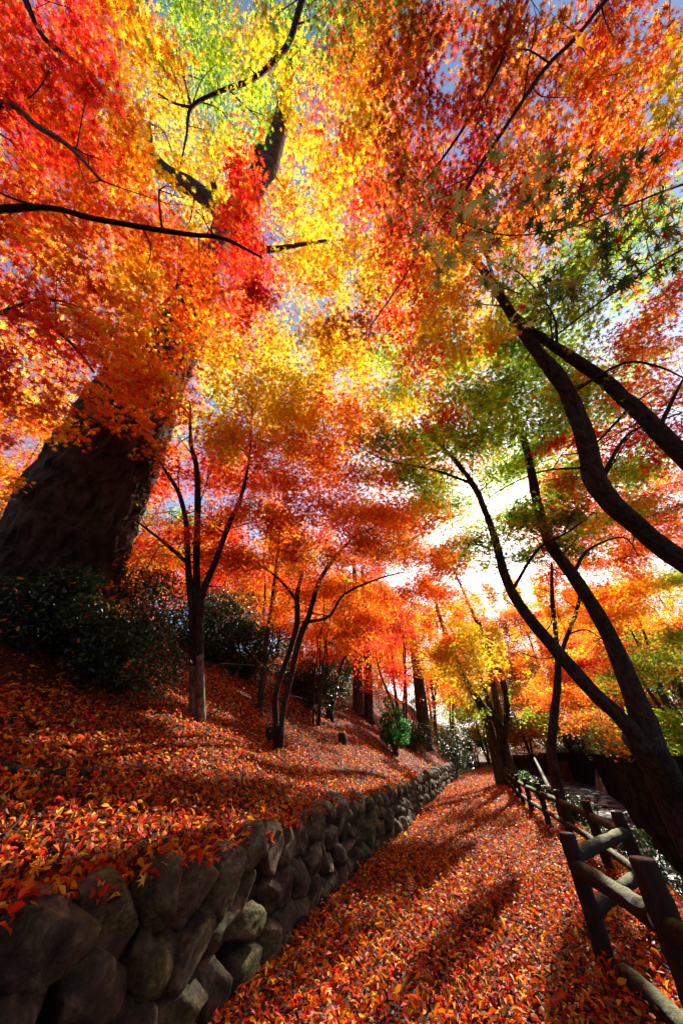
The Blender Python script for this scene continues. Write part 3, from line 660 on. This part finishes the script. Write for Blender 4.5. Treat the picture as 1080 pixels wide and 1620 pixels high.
def cedar(px, t, w, h, label):
    x, y = spot(px, t); z = gx(x, y)
    T = Tree('dark_trunk_tree', label, 'tree', (x, y, z), 'straight dark trunks on the bank', leaf=M_EVER)
    T.stem([(x, y, z - .1, w * .62), (x, y, z + .5, w * .5), (x + .05, y, z + h * .5, w * .42), (x, y, z + h, w * .2)], 'trunk', 14, .3, .12, 2, .06)
    for _ in range(16):
        T.bough((x + RNG.normal() * 1.3, y + RNG.normal() * 1.3, z + h * RNG.uniform(.6, 1.05)), .9, 'O' if RNG.uniform() < .7 else 'g', 200, .10, MAPLE3, .3)
    T.grow(.01, .012)
cedar(568, 13.5, .50, 8, 'left one of the paired straight dark trunks near the green sapling')
cedar(586, 13.9, .46, 8, 'right one of the paired straight dark trunks near the green sapling')
cedar(675, 17.5, .75, 7.5, 'thick dark trunk behind and right of the green sapling')

# ------------------------------------------------------------------ evergreen shrubs
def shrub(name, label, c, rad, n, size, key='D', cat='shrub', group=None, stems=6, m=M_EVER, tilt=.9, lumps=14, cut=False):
    z0 = gx(c[0], c[1]); T = thing(name, label, cat, (c[0], c[1], z0), group); parts = []
    rad = np.array(rad, float); ctr = np.array((c[0], c[1], z0 + rad[2] * .75))
    L = RNG.normal(size=(lumps, 3)); L /= np.linalg.norm(L, axis=1, keepdims=True); L *= RNG.uniform(.35, .85, (lumps, 1)); L = ctr + L * rad
    L[:, 2] = np.maximum(L[:, 2], ground(L[:, 0], L[:, 1]) + .12)
    sts = []
    for q in L:
        V, Fc = tube([(c[0] + RNG.normal() * .05, c[1] + RNG.normal() * .05, z0 - .05, .018), (*((q + ctr * [1, 1, 0] + [0, 0, z0]) / 2), .011), (*q, .004)], 5, .2); sts.append((V, Fc, np.zeros((len(V), 3)), 0))
    V, Fs, C, Ms = merge(sts); bulk('stems', V, Fs, M_TWIG, T)
    li = RNG.randint(0, lumps, n); v = RNG.normal(size=(n, 3)); v /= np.linalg.norm(v, axis=1, keepdims=True)
    P = L[li] + v * RNG.uniform(.3, 1, (n, 1)) ** .5 * rad.min() * .55 * RNG.uniform(.6, 1.2, (lumps,))[li][:, None]
    P = P[P[:, 2] > ground(P[:, 0], P[:, 1]) + .02]; n = len(P)
    Nn = RNG.normal(size=(n, 3)) * tilt + np.array((0, 0, 1.0)); V, Fc = leaves(P, size * RNG.uniform(.6, 1.2, n), Nn, EVER)
    C = colours(key, n); q = RNG.uniform(size=n) < .02; C[q] = colours('L', int(q.sum())); bulk('foliage', V, Fc, m, T, np.repeat(C, len(EVER[0]), axis=0)); return T
def S(px, py, t): p = at(px, py, t); return (p[0], p[1])
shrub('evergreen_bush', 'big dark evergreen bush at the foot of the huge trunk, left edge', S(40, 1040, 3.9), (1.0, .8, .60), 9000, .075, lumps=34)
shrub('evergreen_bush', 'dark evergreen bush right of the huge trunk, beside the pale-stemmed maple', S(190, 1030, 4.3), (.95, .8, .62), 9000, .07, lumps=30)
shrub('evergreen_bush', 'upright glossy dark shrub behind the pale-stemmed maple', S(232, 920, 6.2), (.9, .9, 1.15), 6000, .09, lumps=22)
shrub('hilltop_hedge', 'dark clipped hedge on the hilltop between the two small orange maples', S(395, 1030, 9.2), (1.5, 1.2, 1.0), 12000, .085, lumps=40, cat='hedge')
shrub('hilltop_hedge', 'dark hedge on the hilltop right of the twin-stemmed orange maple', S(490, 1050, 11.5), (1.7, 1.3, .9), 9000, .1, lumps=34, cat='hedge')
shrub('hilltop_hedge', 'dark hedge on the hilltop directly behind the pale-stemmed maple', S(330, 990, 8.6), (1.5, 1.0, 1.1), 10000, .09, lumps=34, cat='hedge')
shrub('evergreen_bush', 'rounded green bush beside the paired dark trunks on the bank', S(540, 1080, 17), (1.7, 1.5, 1.3), 5000, .13, key='E', lumps=22)
shrub('green_sapling', 'small bright green evergreen sapling on the leafy bank', S(622, 1165, 11.5), (.6, .6, 1.05), 2200, .12, key='S', m=M_LEAF, lumps=18, cat='sapling', cut=True)
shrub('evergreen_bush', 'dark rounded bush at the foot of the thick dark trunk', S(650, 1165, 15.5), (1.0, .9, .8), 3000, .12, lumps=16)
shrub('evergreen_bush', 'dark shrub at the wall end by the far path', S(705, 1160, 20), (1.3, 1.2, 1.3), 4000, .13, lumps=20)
# bank planting along the fence: low glossy shrubs
pl = [(2.0,5.2,.5,.42),(2.15,6.2,.55,.42),(2.3,7.3,.55,.4),(1.95,8.4,.55,.38),(2.4,9.2,.6,.42),(1.75,10.6,.4,.3),(1.9,12.4,.4,.28),(1.8,14.6,.45,.28),(1.7,17,.45,.3),(1.75,20,.5,.35),(1.9,24,.6,.4)]
for k, (x, y, r, h) in enumerate(pl):
    shrub('glossy_shrub', ['low glossy-leaved shrub on the stream bank, nearest the near fence posts','low glossy-leaved shrub behind the pale-topped corner post','low glossy-leaved shrub behind the second post of the straight fence','low glossy-leaved shrub between the fence and the stream glints','low glossy-leaved shrub at the water side, behind the third fence post','low glossy-leaved shrub at the foot of the thin curved trunk','low glossy-leaved shrub beyond the thin curved trunk','leafy bank shrub beside the far fence posts','leafy bank shrub before the clump of reddish trunks','leafy bank shrub right of the clump of reddish trunks','leafy bank shrub past the clump of reddish trunks'][k],
          (x, y), (r, r * 1.15, h), 1500 if y < 12 else 1200, .06 + .002 * y, key='D' if k % 3 else 'E', group='low shrubs on the stream bank', lumps=14)
# shrubs on top of the far stream wall
fs = [(12,.8,'G','bright yellow-green shrub behind the lowest part of the leaning trunk, at the right edge'),(14.6,.8,'G','yellow-green shrub over the wall, just right of the trunk fork'),(17.5,.8,'G','bright yellow-green shrub over the far stream wall at the right edge'),(22,1.0,'g','olive shrub on the far wall right of the forked trunk'),(27,1.1,'G','yellow-green shrub on the far wall between the forked trunks'),(32,1.2,'g','olive shrub on the far wall left of the forked trunk'),(38,1.3,'g','green shrub on the far wall above the stream glints'),(45,1.5,'D','dark shrub on the far wall right of the thin curved trunk'),(54,1.8,'g','green shrub on the far wall at the stream bend')]
for y, r, k, lb in fs:
    x = float(xfar(y)) + .9
    shrub('wall_shrub', lb, (x, y), (r * 1.2, r * 1.9, r * .8), 2600, .10 + .002 * y, key=k, group='shrubs along the far stream wall', m=M_LEAF if k == 'G' else M_EVER, lumps=18)
for k, (px, t, r) in enumerate([(1080,22,2.2),(1010,30,2.6),(930,42,3),(850,52,3.2),(780,48,2.4),(735,44,2.0)]):
    shrub('background_hedge', ['dark hedge beyond the far wall at the right edge','dark hedge beyond the far wall behind the forked trunk','dark hedge beyond the far wall over the stream','dark hedge at the stream bend','dark hedge closing the path end, right part','dark hedge closing the path end, left part'][k],
          spot(px, t), (r * 2.2, r * 1.2, r * 1.1), 6500, .26, key='D', cat='hedge', group='dark hedges in the distance', lumps=20)

# ------------------------------------------------------------------ dry-stone retaining wall
def stone_mat():
    def b(n, l):
        f = noise_tex(n, l, 9, 8, None, .68, .4); f2 = noise_tex(n, l, 2.6, 4); f3 = noise_tex(n, l, 40, 4)
        c = ramp(n, l, f, [(.34, (.016, .010, .005)), (.52, (.066, .044, .022)), (.72, (.26, .18, .09))])
        mo = ramp(n, l, f2, [(.5, (0, 0, 0)), (.62, (.85, .85, .85))])
        mx = n.new('ShaderNodeMixRGB'); l.new(mo, mx.inputs[0]); l.new(c, mx.inputs[1]); l.new(ramp(n, l, f3, [(.35, (.02, .024, .006)), (.7, (.17, .16, .035))]), mx.inputs[2])
        b2 = n.new('ShaderNodeBump'); b2.inputs['Strength'].default_value = .8; b2.inputs['Distance'].default_value = .012
        l.new(noise_tex(n, l, 48, 8, None, .75), b2.inputs['Height']); l.new(bump(n, l, f, 1, .045), b2.inputs['Normal'])
        return principled(n, l, mx.outputs[0], .88, .25, b2.outputs[0]).outputs[0]
    return mat('mossy_field_stone', b)
M_STONE = stone_mat()
def unit_ball(lv):
    import bmesh
    bm = bmesh.new(); bmesh.ops.create_icosphere(bm, subdivisions=lv, radius=1); bm.verts.ensure_lookup_table()
    v = np.array([tuple(a.co) for a in bm.verts]); f = np.array([[x.index for x in a.verts] for a in bm.faces]); bm.free(); return v, f
BALL4, BALL3 = unit_ball(4), unit_ball(3)
def stone(c, half, rot, seed, ball=BALL4, p=3.2):
    v, f = ball; q = v / (np.abs(v) ** p).sum(1, keepdims=True) ** (1 / p)
    out = np.empty_like(q); sh = Vector((seed * 7.3, seed * 1.7, 0))
    # flat facets: clip by random planes
    rs = np.random.RandomState(int(seed * 97) % 99999)
    for _ in range(11):
        nrm = rs.normal(size=3); nrm /= np.linalg.norm(nrm); d = rs.uniform(.62, .98)
        e = q @ nrm - d; q = q - np.outer(np.maximum(e, 0) * .99, nrm)
    q /= np.abs(q).max(0)
    for i, a in enumerate(q):
        w = Vector(a) * 1.1 + sh; k = 1 + .08 * mnoise.noise(w) + .05 * mnoise.noise(w * 3) + .035 * mnoise.noise(w * 7) + .02 * mnoise.noise(w * 15); out[i] = a * k
    out *= half; cr, sr = math.cos(rot), math.sin(rot)          # tilt within the wall face (Y-Z plane)
    y = out[:, 1] * cr - out[:, 2] * sr; z = out[:, 1] * sr + out[:, 2] * cr
    return np.stack([out[:, 0] + c[0], y + c[1], z + c[2]], 1), f
def build_wall():
    T = thing('retaining_wall', 'low dark dry-stone retaining wall of rounded mossy boulders left of the path', 'wall', (-1.8, 6, 0))
    # earth core, just behind the stones
    ys = np.arange(-1, 34, .5); V = []
    for y in ys:
        x = float(xwall(y)); V += [(x - .06, y, -.1), (x - .12, y, .58), (x - .45, y, .60), (x - .45, y, -.1)]
    q = [];  n = len(ys)
    for i in range(n - 1):
        for a in range(3): q.append((4*i+a, 4*i+a+1, 4*i+a+5, 4*i+a+4))
    def m(nn, l): return principled(nn, l, ramp(nn, l, noise_tex(nn, l, 20), [(.4, (.008, .006, .005)), (.7, (.03, .02, .014))]), 1, 0).outputs[0]
    obj('earth_core', V, q, mat('dark_earth', m), T)
    small = []; cnt = 0; rs = np.random.RandomState(4)
    y = -.6
    rows = []
    y = -.8; k = 0
    # columns of two or three boulders, packed and tilted
    while y < 33:
        w = rs.uniform(.17, .36) * (1.1 if y < 2.2 else 1) * (1 + max(0, y - 14) * .02)
        hs = rs.uniform(.75, 1.3, 4 if rs.uniform() < .3 else 3); tot = .71 + rs.uniform(-.05, .04); hs = hs / hs.sum() * tot; z = -.04
        for h_ in hs:
            yy = y + w / 2 + rs.uniform(-.05, .05); c = (float(xwall(yy)) + rs.uniform(-.03, .035) - z * .08, yy, z + h_ / 2)
            rot = rs.uniform(-.15, .75) if rs.uniform() < .75 else rs.uniform(-.8, .2)
            half = (rs.uniform(.14, .19), w * .60 * rs.uniform(.9, 1.12), h_ * .60 * rs.uniform(.92, 1.12))
            if k > 0 and abs(rot) > .5: half = (half[0], half[1] * 1.05, half[2] * 1.05)
            far = yy > 10.5
            V, f = stone(c, np.array(half), rot, 3 + k * 1.37, BALL3 if yy > 5 else BALL4, 2.8)
            if not far and cnt < 99: bulk('stone', V, [f], M_STONE, T, smooth_=True); cnt += 1
            else: small.append((V, [f], np.zeros((len(V), 3)), 0))
            z += h_; k += 1
        y += w
    V, Fs, C, Ms = merge(small); tag(bulk('distant_stones', V, Fs, M_STONE, T, smooth_=True), None, None, kind='stuff')
build_wall()

# ------------------------------------------------------------------ leaf litter
def litter(name, X, Y, size0, dz=.0, seed=0, fn=None, fluff=.035, kind='stuff'):
    n = len(X); Z = (fn or ground)(X, Y); P = np.stack([X, Y, Z + .008 + RNG.exponential(fluff * .5, n).clip(0, .09) + dz], 1)
    d = np.sqrt(X ** 2 + Y ** 2 + 1); parts = []
    e = .05; sx = (ground(X + e, Y) - Z) / e; sy = (ground(X, Y + e) - Z) / e
    sx = np.clip(sx, -1.2, 1.2) if fn is None else 0 * sx; sy = np.clip(sy, -1.2, 1.2) if fn is None else 0 * sy
    up = np.stack([-sx, -sy, np.ones(n)], 1); S = size0 * RNG.uniform(.55, 1.25, n) * (1 + np.clip(d - 7, 0, 40) * .045)
    which = RNG.choice(6, n, p=[.2, .17, .15, .14, .16, .18])
    for w in range(6):
        i = which == w
        if not i.any(): continue
        t = BLADES[w] if w < 4 else (MAPLE7 if w == 4 else MAPLE5); sc = 1.0 if w < 4 else .85
        V, Fc = leaves(P[i], S[i] * sc, up[i] + RNG.normal(size=(i.sum(), 3)) * .58, t)
        c = colours('L' if w < 4 else 'R' if w == 4 else 'L', i.sum()); bn = RNG.uniform(size=len(c)) < .14; c[bn] = np.array((.22, .10, .04)) * RNG.uniform(.5, 1.3, (int(bn.sum()), 1))
        if w == 4: c *= .8
        parts.append((V, Fc, np.repeat(c, len(t[0]), axis=0), 0))
    V, Fs, C, Ms = merge(parts)
    return tag(bulk(name, V, Fs, M_LITTER, None, C), None, None, kind=kind)
def scatter(x0, x1, y0, y1, dens):
    n = int((x1 - x0) * (y1 - y0) * dens); return RNG.uniform(x0, x1, n), RNG.uniform(y0, y1, n)
def many(specs):
    a = [scatter(*s) for s in specs]; return np.concatenate([q[0] for q in a]), np.concatenate([q[1] for q in a])
X, Y = many([(-1.7, 2.2, .8, 4, 1900), (-1.75, 1.9, 4, 7, 1400), (-1.75, 1.9, 7, 12, 650), (-1.7, 1.7, 12, 20, 300), (-1.6, 1.5, 20, 40, 110)])
k = (X > xwall(Y) + .04) & (X < 1.75 + .3 * (Y < 4)); tag(litter('path_leaf_litter', X[k], Y[k], .056), 'thick carpet of red and orange fallen leaves along the path', 'fallen leaves')
X, Y = many([(-4.5, -1.85, .3, 3.5, 1800), (-5.5, -1.85, 3.5, 7, 1200), (-8, -1.85, 7, 13, 420), (-8, -1.5, 13, 34, 130), (-8.5, -4.5, -1, 7, 250)])
k = X < xwall(Y) - .10; tag(litter('bank_leaf_litter', X[k], Y[k], .060), 'red and brown fallen leaves covering the left bank', 'fallen leaves')
X, Y = many([(1.75, 2.9, 3, 10, 420), (1.6, 3.3, 10, 26, 150), (4.5, 14, 10, 60, 5)])
k = ~((X > xbank(Y)) & (X < xfar(Y) + .3)); tag(litter('stream_bank_leaf_litter', X[k], Y[k], .075), 'scattered fallen leaves on the slope down to the stream', 'fallen leaves')
# leaves that spilled onto the wall's top stones and joints
n = 2600; Y = RNG.uniform(.4, 12, n); X = xwall(Y) - RNG.uniform(-.10, .22, n)
o = litter('wall_top_leaf_litter', X, Y, .075, fn=lambda x, y: .675 - .5 * np.clip(x - xwall(y), 0, 1) + .02 * np.sin(y * 9)); tag(o, 'fallen leaves spilling over the top stones of the wall', 'fallen leaves')

def sticks():
    parts = []
    for _ in range(420):
        x, y = (RNG.uniform(-1.6, 1.4), RNG.uniform(1, 12)) if RNG.uniform() < .35 else (RNG.uniform(-5, -2), RNG.uniform(.8, 12))
        L = RNG.uniform(.05, .28) * (1 if RNG.uniform() < .85 else 2); a = RNG.uniform(0, 6.28); z = .03
        p = [(x + math.cos(a) * L * u + RNG.normal() * .008, y + math.sin(a) * L * u + RNG.normal() * .008, 0, .0028 * (1.4 - u)) for u in (-.5, 0, .5)]
        p = [(q[0], q[1], gx(q[0], q[1]) + z + RNG.uniform(0, .02), q[3]) for q in p]
        V, Fc = tube(p, 4, .06); parts.append((V, Fc, np.zeros((len(V), 3)), 0))
    V, Fs, C, Ms = merge(parts); tag(bulk('fallen_twigs', V, Fs, M_TWIG), 'thin dead twigs strewn over the fallen leaves', 'twigs', kind='stuff')
sticks()

# ------------------------------------------------------------------ log fence
def log_mat():
    def b(n, l):
        f = noise_tex(n, l, 30, 6, (1, 1, .25), .7); g = n.new('ShaderNodeNewGeometry'); sp = n.new('ShaderNodeSeparateXYZ'); l.new(g.outputs['Normal'], sp.inputs[0])
        c = ramp(n, l, f, [(.3, (.006, .003, .002)), (.7, (.034, .018, .010))])
        ad = n.new('ShaderNodeMath'); ad.operation = 'MULTIPLY_ADD'; l.new(noise_tex(n, l, 7, 5), ad.inputs[0]); ad.inputs[1].default_value = 1.2; l.new(sp.outputs[2], ad.inputs[2])
        mm = ramp(n, l, ad.outputs[0], [(1.0, (0, 0, 0)), (1.0, (1, 1, 1))]) if False else None
        mr = n.new('ShaderNodeMapRange'); mr.inputs[1].default_value = 1.15; mr.inputs[2].default_value = 1.5; l.new(ad.outputs[0], mr.inputs[0])
        mx = n.new('ShaderNodeMixRGB'); l.new(mr.outputs[0], mx.inputs[0]); l.new(c, mx.inputs[1]); l.new(ramp(n, l, f, [(.3, (.03, .035, .006)), (.7, (.17, .16, .035))]), mx.inputs[2])
        return principled(n, l, mx.outputs[0], .85, .25, bump(n, l, f, 1, .035)).outputs[0]
    return mat('mossy_log', b)
M_LOG = log_mat()
def end_mat():
    def b(n, l):
        return principled(n, l, ramp(n, l, noise_tex(n, l, 40, 5), [(.3, (.16, .12, .10)), (.7, (.38, .31, .27))]), .7, .4).outputs[0]
    return mat('cut_log_end', b)
M_END = end_mat()
def log(name, a, b, r, parent, seed, cap=True, n=14):
    a = np.array(a, float); b = np.array(b, float); R = spline([(*a, r * 1.03), (*((a + b) / 2 + np.array((.006, .004, .004))), r), (*b, r * .97)], .06)
    ax = (b - a) / np.linalg.norm(b - a)
    # rounded shoulder at each end
    R = np.vstack([R[0], R, R[-1]]); R[0, :3] -= ax * .012; R[0, 3] *= .86; R[-1, :3] += ax * .012; R[-1, 3] *= .86
    V, Fc = tube(R, n + 8, rough=.15, freq=11, seed=seed, raw=True, ridge=.006)
    return bulk(name, V, Fc, [M_LOG, M_END], parent, None, [np.zeros(len(Fc[0])), np.ones(len(Fc[1])), np.ones(len(Fc[2]))], smooth_=True)
def build_fence():
    T = thing('log_fence', 'mossy dark log fence of round posts and two rails along the right of the path', 'fence', (1.2, 6, 0))
    PH = .65
    line = [(1.28, 5.42), (1.25, 6.75), (1.15, 8.4), (1.02, 9.95), (.90, 11.6), (.87, 13.3), (.86, 15.0), (.86, 16.8), (.86, 18.7), (.86, 21.5), (.86, 24.5), (.84, 27.5)]
    A, C = (.53, 4.12), (.74, 3.10); near = [C, (1.22, 1.75), (1.8, .5)]
    def post(p, r, h, s): return log('post', (p[0], p[1], -.15), (p[0] + .01 * s, p[1], h), r, T, s * 3.1)
    post(A, .060, .655, 1); post(C, .068, .70, 2); post(near[1], .07, .69, 3); post(near[2], .07, .68, 4)
    for k, p in enumerate(line): post(p, .062 if k == 0 else .056, PH + (.03 if k == 0 else .0), k % 5 - 2)
    def rail(p, q, z, r, s, dz=0.0):
        p = np.array((*p, z)); q = np.array((*q, z + dz)); ax = (q - p) / np.linalg.norm(q - p); log('rail', p + ax * .06, q - ax * .06, r, T, s)
    for k in range(len(line) - 1):
        rail(line[k], line[k + 1], .50, .045, k * 1.7); rail(line[k], line[k + 1], .22, .042, k * 2.3 + 5)
    rail(A, line[0], .53, .046, 31); rail(A, line[0], .24, .044, 33)
    rail(C, A, .47, .055, 35)
    rail(near[1], C, .46, .056, 39, -.0); rail(near[1], C, .17, .05, 41)
    rail(near[2], near[1], .46, .056, 43); rail(near[2], near[1], .17, .05, 45)
build_fence()
def far_fence():
    T = thing('path_end_fence', 'small dark log fence along the left of the far path end', 'fence', (-1.2, 33, 0))
    ys = [33.5, 35.5, 37.5, 39.5, 41.5]
    for k, y in enumerate(ys):
        x = -1.25 + .1 * (y - 33); log('post', (x, y, -.1), (x, y, 1.0), .09, T, k)
        if k: 
            x0 = -1.25 + .1 * (ys[k-1] - 33)
            for z in (.45, .85): log('rail', (x0, ys[k-1], z), (x, y, z), .06, T, k + z)
far_fence()
# weathered log lying against the near post, grey board by the next one
p0, p1 = at(968, 1545, 2.42), at(1075, 1650, 1.75)
o = None
a = np.array((.60, 3.86, .05)); b = np.array((.93, 2.35, .055))
T = thing('fallen_log', 'weathered pale-barked log lying on the leaves at the foot of the near post', 'log', (a[0], a[1], 0))
log('log', a, b, .055, T, 51)
def board():
    T = thing('upright_boulder', 'small grey stone standing against the near fence post', 'stone', (.80, 2.86, 0))
    V, f = stone((.69, 2.90, .12), np.array((.06, .07, .19)), .1, 12.3, BALL4, 2.6); bulk('stone_body', V, [f], M_STONE, T, smooth_=True)
board()

# ------------------------------------------------------------------ far stream wall, curb, small things
def far_wall():
    ys = np.concatenate([np.arange(2, 20, .5), np.arange(20, 95, 1.0)]); V = []; q = []
    for y in ys:
        x = float(xfar(y)); V += [(x, y, -1.5), (x + .12, y, 1.05), (x + .12, y, 1.13), (x + .62, y, 1.13), (x + .62, y, .6)]
    for i in range(len(ys) - 1):
        for a in range(4): q.append((5*i+a, 5*i+a+1, 5*i+a+6, 5*i+a+5))
    def m(n, l):
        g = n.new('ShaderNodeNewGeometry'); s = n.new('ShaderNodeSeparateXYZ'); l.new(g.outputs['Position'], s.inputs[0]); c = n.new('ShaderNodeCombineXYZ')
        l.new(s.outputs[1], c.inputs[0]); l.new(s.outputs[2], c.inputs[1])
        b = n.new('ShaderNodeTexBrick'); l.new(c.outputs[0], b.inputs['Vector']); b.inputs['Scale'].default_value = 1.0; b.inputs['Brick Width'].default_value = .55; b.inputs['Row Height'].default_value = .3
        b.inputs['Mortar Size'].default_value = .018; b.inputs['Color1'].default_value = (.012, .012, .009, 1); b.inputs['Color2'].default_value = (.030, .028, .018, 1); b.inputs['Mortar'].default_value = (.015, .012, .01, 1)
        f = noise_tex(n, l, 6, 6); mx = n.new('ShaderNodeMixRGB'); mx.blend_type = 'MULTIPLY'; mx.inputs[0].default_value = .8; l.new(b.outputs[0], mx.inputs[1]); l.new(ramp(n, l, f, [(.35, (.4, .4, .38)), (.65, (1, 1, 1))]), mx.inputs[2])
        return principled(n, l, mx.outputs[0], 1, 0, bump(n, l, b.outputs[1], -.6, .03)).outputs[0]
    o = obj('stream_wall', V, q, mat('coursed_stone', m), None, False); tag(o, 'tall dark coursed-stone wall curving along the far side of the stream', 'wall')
far_wall()
for k in range(46):
    y = RNG.uniform(7, 34); x = RNG.uniform(float(xbank(y)) - .25, float(xfar(y)) - .15); s = RNG.uniform(.07, .2)
    V, f = stone((x, y, -1.2 + s * .1), np.array((s, s * 1.2, s * .6)), RNG.uniform(-.3, .3), 60 + k, BALL3, 2.3)
    o = bulk('stream_rock', V, [f], M_STONE, smooth_=True); tag(o, 'wet rounded rock in the shallow stream', 'rock', 'rocks in the stream bed')
n = 700; Yq = RNG.uniform(6, 42, n); Xq = xbank(Yq) - .2 + RNG.uniform(0, 1, n) * (xfar(Yq) - xbank(Yq)); P = np.stack([Xq, Yq, np.full(n, -1.19)], 1)
V, Fc = leaves(P, .09 * RNG.uniform(.6, 1.3, n), RNG.normal(size=(n, 3)) * .1 + np.array((0, 0, 1.)), MAPLE5)
tag(bulk('floating_leaves', V, Fc, M_LITTER, None, np.repeat(colours('L', n), len(MAPLE5[0]), axis=0)), 'fallen leaves floating on the stream', 'fallen leaves', kind='stuff')

# slanting mossy log down to the stream
a = at(845, 1200, 17); b = at(868, 1247, 9.5)
a[2] = max(a[2], gx(a[0], a[1]) + .1)
T = thing('mossy_pole', 'long mossy pole slanting along the stream bank behind the fence', 'pole', b); log('pole', b, a, .055, T, 71)

def stump(px, py, label, r, h):
    v = ray(px, py); best = None
    for t in np.arange(2, 30, .05):
        p = v * t + np.array((0, 0, H))
        if p[2] < gx(p[0], p[1]): best = p; break
    p = best if best is not None else v * 8 + np.array((0, 0, H)); z = gx(p[0], p[1])
    T = thing('tree_stump', label, 'stump', (p[0], p[1], z), 'cut stumps on the bank')
    log('stump_body', (p[0], p[1], z - .1), (p[0], p[1], z + h), r, T, px, n=18)
stump(541, 1176, 'cut stump in the leaves below the paired dark trunks', .11, .22)
stump(426, 1172, 'cut stump leaning at the foot of the twin-stemmed orange maple', .09, .2)
stump(700, 1182, 'small cut stump near the wall end', .16, .18); stump(675, 1187, 'small dark stump beside the wall, below the thick dark trunk', .12, .15)

def on_bank(px, py, up=.02):
    v = ray(px, py)
    for t in np.arange(.8, 30, .02):
        p = v * t + np.array((0, 0, H))
        if p[2] < gx(p[0], p[1]) + up: return p
    return v * 5
def fallen(label, pts, r, mat_=M_BARK):
    P = [on_bank(*q) for q in pts]; T = thing('fallen_branch', label, 'branch', P[0], 'branches lying on the bank')
    rr = np.linspace(r, r * .45, len(P)); V, Fc = tube([(*p, a) for p, a in zip(P, rr)], 8, .06, .2, 9); bulk('branch_body', V, Fc, mat_, T, smooth_=True)
fallen('thick dark fallen branch lying across the leaves at the left edge', [(-60,1200),(0,1212),(50,1222),(100,1222),(150,1220)], .035)
fallen('dark fallen branch higher up the bank at the left edge', [(-40,1135),(30,1140),(90,1144),(170,1156)], .022)
fallen('pale fallen twig in the sunny patch left of the pale-stemmed maple', [(222,1142),(240,1134),(262,1130),(280,1124)], .010, M_BARKPALE)
fallen('thin dark fallen branch in the shade below the dark bush', [(60,1112),(110,1117),(150,1110),(190,1098)], .016)
fallen('short dark twig in the middle of the bank', [(100,1180),(130,1186),(175,1192)], .012)

def grass_tuft():
    c = np.array((float(xwall(1.35)) + .1, 1.32, .5)); T = thing('grass_tuft', 'small tuft of green grass growing from the near wall joint', 'grass', c); V, q = [], []
    for k in range(26):
        a = RNG.uniform(-1.2, 1.2); L = RNG.uniform(.08, .16); d = np.array((math.cos(a), math.sin(a), 0)); s = np.array((-d[1], d[0], 0)) * .003
        for j in range(4):
            u = j / 3; p = c + d * L * u * .7 + np.array((0, 0, L * (u * .9 - u * u * 1.1))); V += [p - s * (1 - u * .8), p + s * (1 - u * .8)]
        b0 = len(V) - 8; q += [(b0 + 2*j, b0 + 2*j+1, b0 + 2*j+3, b0 + 2*j+2) for j in range(3)]
    V = np.array(V); bulk('blades', V, [np.array(q)], M_EVER, T, np.tile(np.array((.10, .20, .03)), (len(V), 1)))
grass_tuft()
print('verts', sum(len(m.vertices) for m in bpy.data.meshes), 'polys', sum(len(m.polygons) for m in bpy.data.meshes))
